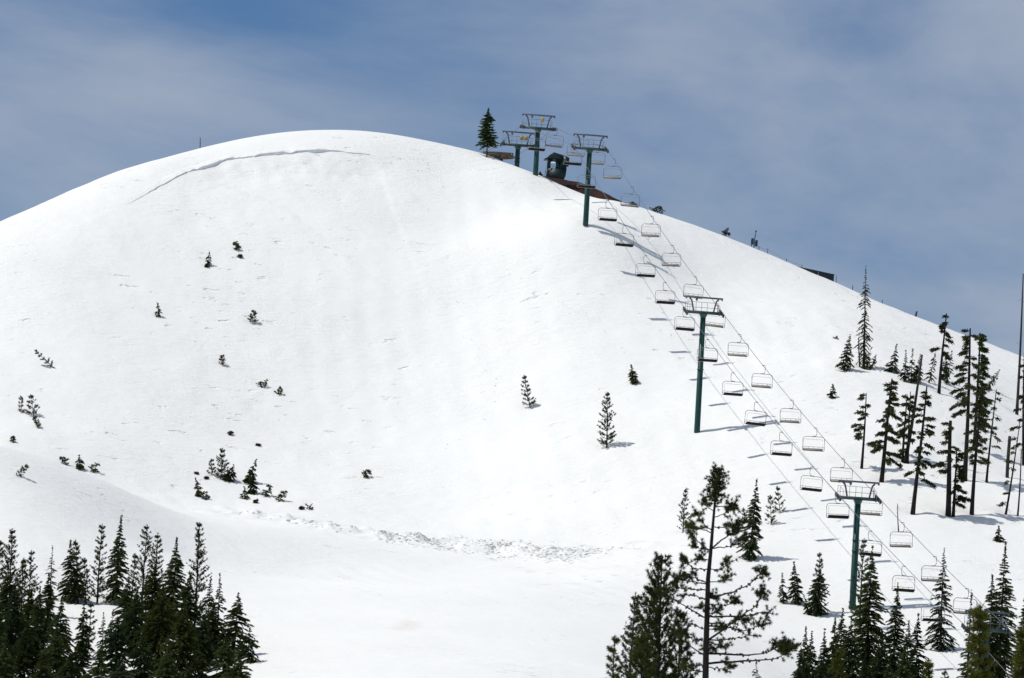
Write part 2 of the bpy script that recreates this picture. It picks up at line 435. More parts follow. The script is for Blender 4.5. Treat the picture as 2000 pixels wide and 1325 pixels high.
# ------------------------------------------------------------------ ground: one sheet out to the horizon
def grow(a, b, step, far, k=1.22):
    mid = np.arange(a, b+1e-6, step); lo = []; hi = []
    s = step; x = a
    while x > -far: s *= k; x -= s; lo.append(x)
    s = step; x = b
    while x < far: s *= k; x += s; hi.append(x)
    return np.array(lo[::-1]+list(mid)+hi)
gx = grow(-66, 70, 0.30, 6000)
gy = grow(398, 632, 0.34, 6000)
GX, GY = np.meshgrid(gx, gy, indexing='ij')
GZ = height(GX, GY)
def ground(x, y):
    x = np.asarray(x, float); y = np.asarray(y, float)
    i = np.clip(np.searchsorted(gx, x)-1, 0, len(gx)-2); j = np.clip(np.searchsorted(gy, y)-1, 0, len(gy)-2)
    fx = (x-gx[i])/(gx[i+1]-gx[i]); fy = (y-gy[j])/(gy[j+1]-gy[j])
    return (GZ[i, j]*(1-fx)+GZ[i+1, j]*fx)*(1-fy)+(GZ[i, j+1]*(1-fx)+GZ[i+1, j+1]*fx)*fy
nx, ny = len(gx), len(gy)
I, J = np.meshgrid(np.arange(nx-1), np.arange(ny-1), indexing='ij')
q = np.stack([I*ny+J, (I+1)*ny+J, (I+1)*ny+J+1, I*ny+J+1], -1).reshape(-1, 4)
gme = mesh_np('ground', np.stack([GX, GY, GZ], -1).reshape(-1, 3), [q], smooth=True)
g_o = tag(link('ground', gme, 'snow'), kind='structure')
# wind-cut cornice edge below the summit cap: a thin overhanging ledge with an upright face
_L = np.array(LIP); _t = np.linspace(1.6, 6.9, 170); _i = np.clip(_t.astype(int), 0, len(_L)-2); _f = (_t-_i)[:, None]
_C = _L[_i]*(1-_f)+_L[_i+1]*_f
for _ in range(12): _C[1:-1] = (_C[:-2]+2*_C[1:-1]+_C[2:])/4
_T = np.gradient(_C, axis=0); _T /= np.linalg.norm(_T, axis=1)[:, None]; _N = np.stack([_T[:, 1], -_T[:, 0]], 1)
_N *= np.where(_N[:, 1:] > 0, -1, 1)                      # downhill side
_C = _C+_N*(0.20*vnoise(_t*4, _t*0+3, 2)+0.10*vnoise(_t*17, _t*0, 3))[:, None]
_h = 0.25*sm(0, 1.6, _t-1.6)*(1-sm(-1.3, 0, _t-6.9))*np.clip(0.62+1.1*vnoise(_t*2.6, _t*0+9, 5)+0.6*vnoise(_t*11, _t*0+2, 1), 0.0, 1.0)
_rows = []
for off, lift in ((-1.6, -0.05), (-0.8, 0.35), (-0.25, 0.85), (0.05, 1.0), (0.10, 0.8), (0.02, None)):
    q_ = _C+_N*off; z_ = ground(q_[:, 0], q_[:, 1])
    if lift is None: z_ = z_-0.15
    else: z_ = np.where(lift > 0, ground(q_[:, 0]-_N[:, 0]*0.3, q_[:, 1]-_N[:, 1]*0.3)*min(1, 1) + (_h-0.10)*lift, z_-0.10)
    _rows.append(np.concatenate([q_, z_[:, None]], 1))
_V = np.stack(_rows, 1); _n, _m = _V.shape[:2]
_q = np.array([[a*_m+b, (a+1)*_m+b, (a+1)*_m+b+1, a*_m+b+1] for a in range(_n-1) for b in range(_m-1)])
tag(link('snow_cornice', mesh_np('snow_cornice', _V.reshape(-1, 3), [_q], False), 'snow'), kind='structure')
def gp(u, v):
    p = hit(u, v, ground)
    return p
_Ys = np.arange(560.0, 640.0, 0.5)
def crest(u, dy=0.0):
    """ground point on the skyline above photo column u (dy metres beyond it)"""
    v = 400.0
    for _ in range(3):
        P = np.stack([at(u, v, Y) for Y in _Ys])
        Z = ground(P[:, 0], P[:, 1])
        Q = P.copy(); Q[:, 2] = Z
        vv = np.array([proj(k)[1] for k in Q])
        i = int(np.argmin(vv)); v = vv[i]
    p = at(u, v, _Ys[i]+dy)
    return np.array([p[0], p[1], float(ground(p[0], p[1]))])
def spot(top, base=None, Y=None):
    """where a plant stands and the vector from its foot to its tip"""
    if base is not None:
        b = gp(*base) if Y is None else None
        if b is None:
            b = crest(base[0], 0.3)
        t = at(top[0], top[1], b[1])
        return b, t-b
    t = at(top[0], top[1], Y)
    b = np.array([t[0], Y, float(ground(t[0], Y))])
    return b, t-b

# ------------------------------------------------------------------ plants
def unit(a): return a/(np.linalg.norm(a, axis=-1, keepdims=True)+1e-9)
class Tree:
    def __init__(s, seed):
        s.r = np.random.RandomState(seed); s.wood = MB(); s.fv = []; s.ff = []; s.n = 0
    def quads(s, P, D, L, Wd):
        """narrow pointed needle sprays"""
        n = len(P)
        if n == 0: return
        S = unit(np.cross(D, s.r.normal(size=(n, 3))))
        L = np.asarray(L)[:, None] if np.ndim(L) else L
        Wd = np.asarray(Wd)[:, None] if np.ndim(Wd) else Wd
        m = P+D*L*0.12
        V = np.stack([m+S*Wd*0.55, P+D*L, m-S*Wd*0.55], 1).reshape(-1, 3)
        k = np.arange(n)[:, None]*3+np.arange(3)[None]
        s.fv.append(V); s.ff.append(k+s.n); s.n += 3*n
    def tufts(s, P, D, rad, blades=9, w=0.035, spread=0.9):
        P = np.repeat(P, blades, 0); D = np.repeat(D, blades, 0)
        d = unit(D*(1-0.35*spread)+s.r.normal(size=P.shape)*0.75*spread)
        rr = rad*(0.65+0.6*s.r.rand(len(P)))
        s.quads(P-d*0.03, d, rr, np.full(len(P), w))
    def finish(s, root, leaf, bark, axis):
        """stand the plant on its foot along its own axis; trunk and crown become parts"""
        z = np.asarray(axis, float); H = np.linalg.norm(z); z = z/H
        x = np.array([1.0, 0, 0])-z*z[0]; x /= np.linalg.norm(x); y = np.cross(z, x)
        B = np.stack([x, y, z])
        if s.wood.n:
            s.wood.v = [v@B for v in s.wood.v]
            s.wood.build('trunk', bark, root, smooth=True)
        if s.n:
            V = np.concatenate(s.fv)@B
            link('crown', mesh_np('crown', V, [np.concatenate(s.ff)]), leaf, root)
    def trunk(s, H, r, bend=0.02, top=0.12, sink=0.5, n=7):
        zz = np.linspace(-sink, H, 9)
        ph = s.r.rand()*6.28
        s.bx = lambda z: bend*H*np.sin(z/H*3.1+ph)*0.5-bend*H*0.5*math.sin(ph)
        s.by = lambda z: bend*H*np.cos(z/H*2.3+ph)*0.5-bend*H*0.5*math.cos(ph)
        P = np.stack([s.bx(zz), s.by(zz), zz], 1)
        rad = r*(1-(1-top)*np.clip(zz/H, 0, 1)**0.9)
        rad[0] *= 1.15
        s.wood.tube(P, rad, n)
        s.tr = r
    def branch(s, h, az, L, e0, droop, r=0.03, n=6):
        t = np.linspace(0, 1, n)
        x = L*t; z = L*(e0*t-droop*t*t)
        wig = s.r.normal()*0.10*L*t*t
        P = np.stack([s.bx(h)+x*math.cos(az)-wig*math.sin(az), s.by(h)+x*math.sin(az)+wig*math.cos(az), h+z], 1)
        return P

def along(P, t):
    n = len(P)-1; k = np.clip(t*n, 0, n-1e-6); i = k.astype(int); f = (k-i)[:, None]
    return P[i]*(1-f)+P[i+1]*f, unit(P[i+1]-P[i])

def fir(s, H, R, dens=1.0, bare=0.05, droop=0.35, shape=0.85, lead=0.08, gap=0.0, r=None, tw=0.23, ww=0.072, sparse=1.0, e_top=0.35, e_low=-0.15):
    """hemlock or fir: whorls of drooping sprays round a straight stem"""
    s.trunk(H, r or 0.012*H+0.02, 0.012, 0.06)
    nb = int((26+18*H)*dens)
    hs = bare*H+(H*(1-bare))*(s.r.rand(nb)**1.05)
    for h in hs:
        f = (h-bare*H)/(H*(1-bare))
        prof = min((1-f)**shape, 0.42**shape*((1-f)/0.42)**1.5)*(0.55+0.45*min(1, (f+0.02)*9))
        L = max(0.03, R*prof*(0.45+0.75*s.r.rand()))+0.02
        if gap and vnoise(np.array(h*1.7+s.tr*91), np.array(s.tr*37.0)) < -gap*0.5+0.0: L *= 0.45
        az = s.r.rand()*6.2832
        e0 = e_low+(e_top-e_low)*f+s.r.normal()*0.12
        P = s.branch(h, az, L, e0, droop*(1-0.4*f))
        s.wood.tube(P, np.linspace(0.022+0.008*L, 0.006, len(P)), 3, False)
        n = max(6, int((8+66*L)*sparse))
        t = 0.12+0.88*s.r.rand(n)**0.8
        B, D = along(P, t)
        lat = np.cross(D, [0, 0, 1.0])*np.sign(s.r.normal(size=(n, 1)))
        d = unit(D*0.75+lat*(0.35+0.75*s.r.rand(n, 1))*(1.15-t[:, None])+np.array([0, 0, -0.22])+s.r.normal(size=(n, 3))*0.18)
        ll = min(tw, 0.05+0.42*L)*(0.55+0.75*s.r.rand(n))
        s.quads(B, d, ll, ww*(0.7+0.6*s.r.rand(n)))
    # leader
    n = 14; t = s.r.rand(n)
    B = np.stack([np.full(n, s.bx(H)), np.full(n, s.by(H)), H*(1-lead*t)], 1)
    d = unit(s.r.normal(size=(n, 3))*[0.8, 0.8, 0.25]+[0, 0, 0.35])
    s.quads(B, d, 0.03+0.07*t, ww*0.45)

def ypine(s, H, R, dens=1.0, bare=0.04, blades=10, rad=0.19, w=0.05, shape=0.7, up_=0.55, r=None):
    """open young pine: up-swept branches with bottle-brush tufts"""
    s.trunk(H, r or 0.011*H+0.018, 0.015, 0.15)
    nw = max(4, int(H/0.42))
    for k in range(nw):
        hh = bare*H+(H*(1-bare))*((k+0.3)/nw)
        f = (hh-bare*H)/(H*(1-bare))
        for j in range(max(2, int((5.6+1.8*s.r.rand())*dens))):
            L = max(0.16, R*(1-f)**shape*(0.55+0.6*s.r.rand())*(0.72+0.28*min(1, f*6+0.3)))
            P = s.branch(hh+s.r.normal()*0.06, s.r.rand()*6.2832, L, up_*0.25+0.3*f+s.r.normal()*0.1, -up_*0.55)
            s.wood.tube(P, np.linspace(0.018+0.006*L, 0.006, len(P)), 3, False)
            n = max(2, int(L/0.12))
            t = np.concatenate([0.35+0.65*s.r.rand(n), [1.0]])
            B, D = along(P, t)
            s.tufts(B, D, rad, blades, w)
    B = np.stack([np.full(5, s.bx(H)), np.full(5, s.by(H)), H*np.linspace(0.9, 1.0, 5)], 1)
    s.tufts(B, np.tile([0, 0, 1.0], (5, 1)), rad, blades, w, 0.7)

def oldtree(s, H, R, bare=0.35, n=26, side=None, r=None, tipr=0.3, clump=1.0, tw=0.31, ww=0.12, broken=0.0):
    """weather-beaten hemlock: bare stem below, ragged foliage pads above"""
    s.trunk(H, r or 0.017*H+0.03, 0.015, tipr)
    for k in range(n):
        f = (k+s.r.rand())/n
        h = H*(bare+(0.985-bare)*f)
        if s.r.rand() < 0.12: continue
        L = R*(1-f*0.80)**0.8*(0.45+0.75*s.r.rand())
        az = s.r.rand()*6.2832
        if side is not None and s.r.rand() < 0.75: az = side+s.r.normal()*0.6
        P = s.branch(h, az, L, -0.05+0.35*f+s.r.normal()*0.12, 0.30)
        s.wood.tube(P, np.linspace(0.03+0.012*L, 0.008, len(P)), 3, False)
        m = int((36+75*L)*clump)
        t = 0.25+0.75*s.r.rand(m)**0.75
        B, D = along(P, t)
        B = B+s.r.normal(size=(m, 3))*[0.10, 0.10, 0.06]
        lat = np.cross(D, [0, 0, 1.0])*np.sign(s.r.normal(size=(m, 1)))
        d = unit(D*0.6+lat*(0.3+0.8*s.r.rand(m, 1))+np.array([0, 0, -0.35])+s.r.normal(size=(m, 3))*0.25)
        s.quads(B, d, tw*(0.5+0.8*s.r.rand(m)), ww*(0.7+0.6*s.r.rand(m)))
    # dead stubs on the bare stem
    for k in range(int(5+H*0.6)):
        h = H*bare*(0.25+0.75*s.r.rand()) if bare > 0.05 else H*s.r.rand()
        P = s.branch(h, s.r.rand()*6.28, 0.25+0.5*s.r.rand(), -0.1, 0.2, n=3)
        s.wood.tube(P, [0.018, 0.012, 0.004], 3, False)

def snag(s, H, r=None, stubs=8, tips=0.55, tipr=0.45, bend=0.02):
    s.trunk(H, r or 0.012*H+0.03, bend, tipr)
    for k in range(stubs):
        h = H*(0.25+0.73*s.r.rand())
        P = s.branch(h, s.r.rand()*6.28, tips*(0.3+0.8*s.r.rand()), 0.1+s.r.normal()*0.3, 0.35, n=4)
        s.wood.tube(P, [0.02, 0.015, 0.010, 0.004], 3, False)

def shrub(s, H, R, n=22, tw=0.17, ww=0.07):
    """tip of a buried conifer poking through the snow"""
    s.trunk(H, 0.04, 0.05, 0.2, sink=0.35)
    for k in range(n):
        h = H*s.r.rand()*0.85
        L = R*(1-0.75*h/H)*(0.5+0.7*s.r.rand())+0.05
        P = s.branch(h, s.r.rand()*6.28, L, 0.35+s.r.normal()*0.2, 0.35, n=4)
        s.wood.tube(P, [0.016, 0.012, 0.008, 0.004], 3, False)
        m = int(14+26*L)
        B, D = along(P, 0.1+0.9*s.r.rand(m))
        d = unit(D+s.r.normal(size=(m, 3))*0.45)
        s.quads(B, d, tw*(0.6+0.8*s.r.rand(m)), ww)

KINDS = {  # kind: (name, category, leaf material, bark material)
 'fir': ('hemlock_tree', 'conifer', 'hemlock', 'bark'), 'ypine': ('young_pine_tree', 'pine tree', 'young', 'bark'),
 'old': ('old_hemlock_tree', 'conifer', 'old', 'bark'), 'snag': ('dead_tree', 'dead tree', 'dry', 'snag'),
 'shrub': ('conifer_shrub', 'shrub', 'hemlock', 'bark'), 'pine': ('pine_tree', 'pine tree', 'pine', 'bark')}
_seed = [100]
WELLS = []
def plant(kind, top, base, label, R=None, Y=None, group=None, leaf=None, cat=None, name=None, **kw):
    b, ax = spot(top, base, Y)
    H = float(np.linalg.norm(ax))
    WELLS.append((b[0], b[1], min(1.1, 0.25+0.07*H), min(0.28, 0.06+0.02*H)))
    _seed[0] += 1
    s = Tree(_seed[0])
    nm, ct, lf, bk = KINDS[kind]
    o = thing(name or nm, b, label, cat or ct, group)
    if kind == 'fir': fir(s, H, R or 0.2*H, **kw)
    elif kind == 'ypine': ypine(s, H, R or 0.2*H, **kw)
    elif kind == 'pine': ypine(s, H, R or 0.25*H, **dict(dict(blades=16, rad=0.30, w=0.05, dens=1.2), **kw))
    elif kind == 'old': oldtree(s, H, R or 0.17*H, **kw)
    elif kind == 'snag': snag(s, H, **kw)
    elif kind == 'shrub': shrub(s, H, R or 0.6*H, **kw)
    s.finish(o, leaf or lf, bk, ax)
    return o

# ------------------------------------------------------------------ chairlift: line laid out straight in plan
LX0, LS = 140.7, 0.229                      # X = LX0 - LS * Y along the lift line
ldir = np.array([LS, -1.0, 0]); ldir /= np.linalg.norm(ldir)       # downhill along the line
lat = np.array([-ldir[1], ldir[0], 0])                            # to the right across the line
LRZ = math.atan2(lat[1], lat[0])
GAUGE = 1.78
def lift_Y(u, v):
    d = ray(u, v); return LX0/(d[0]/d[1]+LS)
TW = []       # (name tag, beam-centre pixel)
for key, u, v in (('TA', 1012, 284), ('TB', 1051, 251), ('T1', 1152, 291), ('T2', 1374, 611), ('T3', 1676, 974), ('T4', 1927, 1231)):
    Y = lift_Y(u, v); c = at(u, v, Y)
    TW.append((key, c, float(ground(c[0], c[1]))))
def rope_slope(i):
    a = TW[max(0, i-1)][1]; b = TW[min(len(TW)-1, i+1)][1]
    return (b[2]-a[2])/math.hypot(b[0]-a[0], b[1]-a[1])
TLAB = {
 'TA': 'green chairlift tower farthest left on the summit, two yellow placards on its frame',
 'TB': 'tallest-standing green summit chairlift tower with a single yellow placard, between bullwheel and hut',
 'T1': 'green chairlift tower on the snow just below the bare dirt patch',
 'T2': 'tall green chairlift tower standing mid-slope on open snow',
 'T3': 'green chairlift tower rising out of the firs low on the right',
 'T4': 'grey-green chairlift tower head half hidden behind trees at the lower right corner'}
def tower(i, key, c, gz):
    H = c[2]-gz
    root = thing('lift_tower', (c[0], c[1], gz), TLAB[key], 'lift tower', 'chairlift towers up the slope', LRZ)
    m = MB(); m.tube([(0, 0, -0.8), (0, 0, 0), (0, 0, H-0.1)], [0.30, 0.29, 0.235], 16)
    m.tube([(0, 0, H-0.50), (0, 0, H-0.12)], [0.235, 0.42], 16, False)
    post = m.build('post', 'green_steel', root, smooth=True)
    for fz in (H*0.52, H*0.62):
        m = MB(); m.tube([(0, 0, fz-0.04), (0, 0, fz+0.04)], 0.33, 16); m.build('flange', 'green_steel', post)
    # ladder up the back of the post
    m = MB()
    for s in (-.17, .17): m.cyl((s, 0.40, 1.2), (s, 0.36, H-0.2), 0.016, 5)
    for k in range(int((H-1.6)/0.33)): m.cyl((-.17, 0.39, 1.4+k*.33), (.17, 0.39, 1.4+k*.33), 0.011, 4)
    m.build('ladder', 'galv', post)
    m = MB(); m.box((0, 0, H), (3.15, 0.34, 0.27))
    for s in (-1, 1):
        m.box((s*1.60, 0, H-0.02), (0.06, 0.42, 0.34))
    arm = m.build('crossarm', 'beam_steel', root)
    # catwalk along the uphill side of the arm, with handrails
    m = MB(); m.box((0, 0.55, H+0.02), (3.3, 0.5, 0.05))
    for x in (-1.4, 0, 1.4): m.box((x, 0.32, H-0.04), (0.06, 0.4, 0.06))
    walk = m.build('catwalk', 'galv', root)
    m = MB()
    for x in (-1.6, -0.55, 0.0, 0.55, 1.6): m.cyl((x, 0.79, H), (x, 0.79, H+1.05), 0.022, 5)
    for z in (0.55, 1.05): m.cyl((-1.6, 0.79, H+z), (1.6, 0.79, H+z), 0.020, 5)
    m.build('handrail', 'galv', walk)
    # lifting frame: two splayed struts and a top beam
    for s in (-1, 1):
        m = MB(); m.tube([(s*0.98, 0, H+0.1), (s*1.12, 0, H+0.75), (s*1.22, 0, H+1.12), (s*1.42, 0, H+1.32)], [0.075, 0.075, 0.08, 0.085], 6)
        m.build('strut', 'frame_steel', root)
    m = MB(); m.box((0, 0, H+1.42), (3.62, 0.20, 0.15))
    for s in (-1, 1): m.box((s*1.76, 0, H+1.36), (0.12, 0.16, 0.26))
    m.build('lifting_beam', 'frame_steel', root)
    m = MB(); m.box((-0.72, 0, H+1.25), (0.18, 0.16, 0.22)); m.cyl((-0.72, 0, H+1.15), (-0.72, 0, H+1.05), 0.05, 6)
    m.build('hoist_block', 'frame_steel', root)
    sl_ = math.atan(rope_slope(i))            # negative: falls downhill
    ay = np.array([0, -math.cos(sl_), math.sin(sl_)])     # local downhill direction (-y) with the rope's fall
    az_ = np.array([0, math.sin(sl_), math.cos(sl_)])
    for s in (-1, 1):
        m = MB()
        ctr = np.array([s*GAUGE, 0, H+0.02])
        m.box(ctr-0.06*az_, (0.09, 1.75, 0.10), [[1, 0, 0], ay, az_])
        m.box((s*(GAUGE-0.10), 0, H), (0.16, 0.22, 0.24))
        for k in (-0.5, 0.5): m.box(ctr+ay*k*0.9-0.0*az_, (0.10, 0.55, 0.13), [[1, 0, 0], ay, az_])
        tr_ = m.build('sheave_train', 'frame_steel', root)
        for k in np.linspace(-0.72, 0.72, 4):
            w = MB(); cc = ctr+ay*k+az_*0.02
            w.cyl(cc-[0.055, 0, 0], cc+[0.055, 0, 0], 0.19, 12)
            w.build('sheave', 'rubber', tr_)
        # work basket rails outboard of the train
        m = MB()
        for k in (-0.5, 0.5):
            e = ctr+ay*k
            m.cyl(e+[-s*0.30, 0, 0], e+[-s*0.30, 0, 0.75], 0.02, 5)
        m.cyl(ctr+ay*-0.5+[-s*0.30, 0, 0.75], ctr+ay*0.5+[-s*0.30, 0, 0.75], 0.02, 5)
        m.build('work_rail', 'galv', tr_)
    if key == 'TB':
        m = MB(); m.box((0.42, -0.13, H+0.92), (0.34, 0.03, 0.50)); m.build('placard', 'yellow', root)
    if key == 'TA':
        for x in (0.33, 0.80):
            m = MB(); m.box((x, -0.13, H+0.80), (0.40, 0.03, 0.44)); m.build('placard', 'yellow', root)
    # concrete footing, mostly drifted in
    m = MB(); m.tube([(0, 0, -1.2), (0, 0, -0.25)], 0.5, 12); m.build('footing', 'galv', root)
for i, (k, c, gz) in enumerate(TW): tower(i, k, c, gz)

# bullwheel terminal
bw_c = at(997, 307, TW[0][1][1]+9.5)
bx_ = LX0-LS*bw_c[1]
bw = np.array([bx_, bw_c[1], bw_c[2]])
bgz = float(ground(bw[0], bw[1]))
# one hauling rope: up the left side, round the bullwheel, down the right
def side_path(s):
    P = []
    top = 0.24
    pts = [np.array([c[0], c[1], c[2]+top])+lat*s*GAUGE for k, c, g in TW]
    end = pts[-1]+(pts[-1]-pts[-2])*1.3
    pts = [bw+lat*s*GAUGE]+pts+[end]
    for a, b in zip(pts[:-1], pts[1:]):
        n = 24; t = np.linspace(0, 1, n, endpoint=False)[:, None]
        L = np.linalg.norm(b-a); q = a*(1-t)+b*t
        q[:, 2] -= (4*t*(1-t)*L*L*0.00016)[:, 0]
        P.append(q)
    P.append(pts[-1][None])
    return np.concatenate(P)
RL, RR = side_path(-1), side_path(1)
th = np.linspace(0, math.pi, 17)[1:-1]
arc = np.array([bw+lat*GAUGE*math.cos(math.pi-a)-ldir*GAUGE*math.sin(a) for a in th])
m = MB(); m.tube(np.concatenate([RL[::-1], arc, RR]), 0.024, 6)
tag(m.build('haul_rope', 'rope'), 'grey steel hauling rope running over all the lift towers', 'rope')

wroot = thing('bullwheel_terminal', (bw[0], bw[1], bgz), 'rusty brown return bullwheel on a green mast at the left end of the lift', 'lift terminal', None, LRZ)
zc = bw[2]-bgz
m = MB(); a = np.linspace(0, 2*math.pi, 41)[:-1]
Pr = np.stack([np.cos(a)*GAUGE, np.sin(a)*GAUGE, np.full(40, zc-0.02)], 1); Pr = np.concatenate([Pr, Pr[:2]])
m.tube(Pr, 0.11, 6, False)
rim = m.build('wheel_rim', 'wheel_brown', wroot)
for k in range(6):
    m = MB(); an = k*math.pi/3+0.3
    m.box((math.cos(an)*0.88, math.sin(an)*0.88, zc-0.03), (1.7, 0.16, 0.14), [[math.cos(an), math.sin(an), 0], [-math.sin(an), math.cos(an), 0], [0, 0, 1]])
    m.build('spoke', 'wheel_brown', wroot)
m = MB(); m.cyl((0, 0, zc-0.3), (0, 0, zc+0.25), 0.34, 14); m.build('hub', 'hut_dark', wroot)
m = MB(); m.box((0, 0.0, zc+0.36), (3.4, 0.36, 0.26)); m.box((-1.55, 0, zc+0.2), (0.3, 0.4, 0.4)); m.box((1.55, 0, zc+0.2), (0.3, 0.4, 0.4)); m.build('carriage_beam', 'frame_steel', wroot)
for x in (-0.42, 0.42):
    m = MB(); m.tube([(x, 0.1, -1.2), (x*0.9, 0.1, zc-0.25)], [0.30, 0.24], 10); m.build('mast', 'green_steel', wroot, smooth=True)

# chairs
def rrect(w, z0, z1, r, n=5, rb=None, y=0.0):
    rb = rb or r
    P = []
    for cx, cz, a0, rr in ((w/2-r, z1-r, 0, r), (-w/2+r, z1-r, 90, r), (-w/2+rb, z0+rb, 180, rb), (w/2-rb, z0+rb, 270, rb)):
        for k in range(n+1):
            a = R_(a0+90*k/n); P.append((cx+rr*math.cos(a), y, cz+rr*math.sin(a)))
    P.append(P[0]); P.append(P[1])
    return np.array(P)
def make_chair(side):
    """origin at the rope; local x across the line, -y downhill; seat faces -y for the left (descending) rope"""
    f = -1.0 if side < 0 else 1.0        # direction the seat faces along local y
    parts = []
    z1, z0, Wc = -0.80, -2.06, 1.96
    xo = side*0.22                        # the hanger bows outboard of the rope
    m = MB()
    m.tube([(side*0.02, 0, 0.0), (xo*0.95, 0, 0.0), (xo, 0, -0.10), (xo*1.08, 0, -0.40), (xo*1.05, 0, -0.58), (xo*0.75, 0, -0.72), (xo*0.2, 0, z1+0.03)], 0.026, 6)
    parts.append(('hanger', m, 'chair_steel', [('grip', grip_mb, 'grip'), ('hanger_clamp', lambda: clamp_mb(0.0, z1), 'grip')]))
    m = MB(); m.tube(rrect(Wc, z0, z1, 0.30, 5, 0.12), 0.028, 6, False)
    parts.append(('bail', m, 'chair_steel', []))
    # seat: pale pad on a dark shell, front edge tipped up
    tl_ = R_(21)
    ay = np.array([0, f*math.cos(tl_), math.sin(tl_)]); az_ = np.array([0, -f*math.sin(tl_), math.cos(tl_)])
    cs = np.array([0, 0, z0+0.02])+ay*0.22
    m = MB(); m.box(cs, (Wc-0.20, 0.44, 0.05), [[1, 0, 0], ay, az_]); parts.append(('seat_shell', m, 'seat', []))
    m = MB(); m.box(cs+az_*0.045, (Wc-0.24, 0.40, 0.04), [[1, 0, 0], ay, az_]); parts.append(('seat_pad', m, 'pad', []))
    yb = -f*0.05
    for z in (0.20, 0.36):
        m = MB(); m.box((0, yb-f*0.10*z, z0+z), (Wc-0.10, 0.028, 0.034)); parts.append(('backrest_rail', m, 'slat', []))
    for k in (-0.48, 0.0, 0.48):
        m = MB(); m.box((k, yb-f*0.045, z0+0.19), (0.028, 0.03, 0.36)); parts.append(('backrest_post', m, 'slat', []))
    # restraint bar swung up
    m = MB(); P = rrect(Wc-0.22, z0+0.12, z1-0.24, 0.14, 4, 0.08)+[0, f*0.30, 0]
    m.tube(P[:-1], 0.012, 5, False)
    parts.append(('restraint_bar', m, 'chair_steel', []))
    return parts
def grip_mb():
    m = MB(); m.box((0, 0, -0.005), (0.07, 0.26, 0.075)); return m
def clamp_mb(x0, z1):
    m = MB(); m.box((x0, 0, z1+0.015), (0.32, 0.09, 0.075)); return m
CH = {}
def chair(side, p, label):
    root = thing('lift_chair', p, label, 'lift chair', 'chairs hanging on the left rope' if side < 0 else 'chairs hanging on the right rope', LRZ)
    cr_ = np.random.RandomState(int(abs(p[0])*977) % 99991)
    root.rotation_euler = (cr_.normal()*0.03, cr_.normal()*0.022, LRZ+cr_.normal()*0.05)
    if side not in CH:
        CH[side] = []
        for nm, mb, mt, subs in make_chair(side):
            o = mb.build(nm, mt, root)
            so_ = [fn().build(sn, sm_, o) for sn, fn, sm_ in subs]
            CH[side].append((o, so_))
    else:
        for o, so_ in CH[side]:
            c = o.copy(); COL.objects.link(c); c.parent = root
            for s_ in so_:
                d = s_.copy(); COL.objects.link(d); d.parent = c
    return root
def on_rope(Pth, u):
    uu, vv = proj(Pth)
    k = int(np.argmax(uu > u)) if uu[-1] > uu[0] else 0
    k = max(1, k)
    f = (u-uu[k-1])/(uu[k]-uu[k-1])
    return Pth[k-1]*(1-f)+Pth[k]*f
ORD = ['first', 'second', 'third', 'fourth', 'fifth', 'sixth', 'seventh']
SPN = {'S': 'the tower below the dirt patch', 'A': 'the tower below the dirt patch', 'B': 'the tall mid-slope tower', 'C': 'the low tower among firs'}
Lch = [('S', 1049), ('S', 1120), ('S', 1147), ('A', 1188), ('A', 1221), ('A', 1262), ('A', 1300), ('A', 1339),
       ('B', 1383), ('B', 1433), ('B', 1479), ('B', 1528), ('B', 1588), ('B', 1637), ('C', 1702), ('C', 1767), ('C', 1824)]
Rch = [('S', 1085), ('S', 1126), ('S', 1166), ('A', 1198), ('A', 1233), ('A', 1272), ('A', 1312), ('A', 1357), ('A', 1400),
       ('B', 1443), ('B', 1490), ('B', 1545), ('B', 1591), ('B', 1645), ('B', 1704), ('C', 1761), ('C', 1824), ('C', 1887)]
SUM = {1049: 'empty chair behind the post of the single-placard summit tower, left rope', 1120: 'empty chair with dark seat just right of the hut, left rope',
       1147: 'empty chair crossing behind the post of the tower below the dirt patch, left rope',
       1085: 'empty chair hanging directly above the hut roof, right rope', 1126: 'empty chair up beside the hut awning, right rope',
       1166: 'empty chair just right of the tower post below the dirt patch, right rope'}
for side, lst, pth, word in ((-1, Lch, RL, 'left rope, dark seat underside showing'), (1, Rch, RR, 'right rope, slatted back showing')):
    cnt = {}
    for sp, u in lst:
        p = on_rope(pth, u)
        if sp == 'S': lab = SUM[u]
        else:
            cnt[sp] = cnt.get(sp, 0)+1
            lab = '%s chair downhill from %s, %s' % (ORD[cnt[sp]-1], SPN[sp], word)
        chair(side, p, lab)

# ------------------------------------------------------------------ bare dirt, hut and small things on the skyline
DT = [(1040,341),(1065,346),(1085,349),(1104,352),(1126,356),(1149,363),(1172,373),(1194,385),(1217,397),(1235,404)]
dv = []; nu, nw_ = 48, 17
for a in np.linspace(1040, 1235, nu):
    v = np.interp(a, [d[0] for d in DT], [d[1] for d in DT])
    cc = crest(a, 5.0)
    tp = at(a, v, cc[1])
    for k in np.linspace(-1, 1, nw_):
        y = cc[1]+k*6.5; x = tp[0]*(y/cc[1])
        g = float(ground(x, y))-0.5
        w_ = math.cos(k*math.pi/2)**1.3 if abs(k) < 1 else 0
        dv.append((x, y, g+(tp[2]-g)*w_+0.10*float(vnoise(np.array(x*1.4), np.array(y*1.4), 2))*w_))
qi = [[i*nw_+j, (i+1)*nw_+j, (i+1)*nw_+j+1, i*nw_+j+1] for i in range(nu-1) for j in range(nw_-1)]
dme = mesh_np('dirt_mound', dv, [np.array(qi)], True)
dirt = tag(link('dirt_mound', dme, 'dirt'), 'bare dark brown earth patch behind the snow edge below the hut', kind='structure')

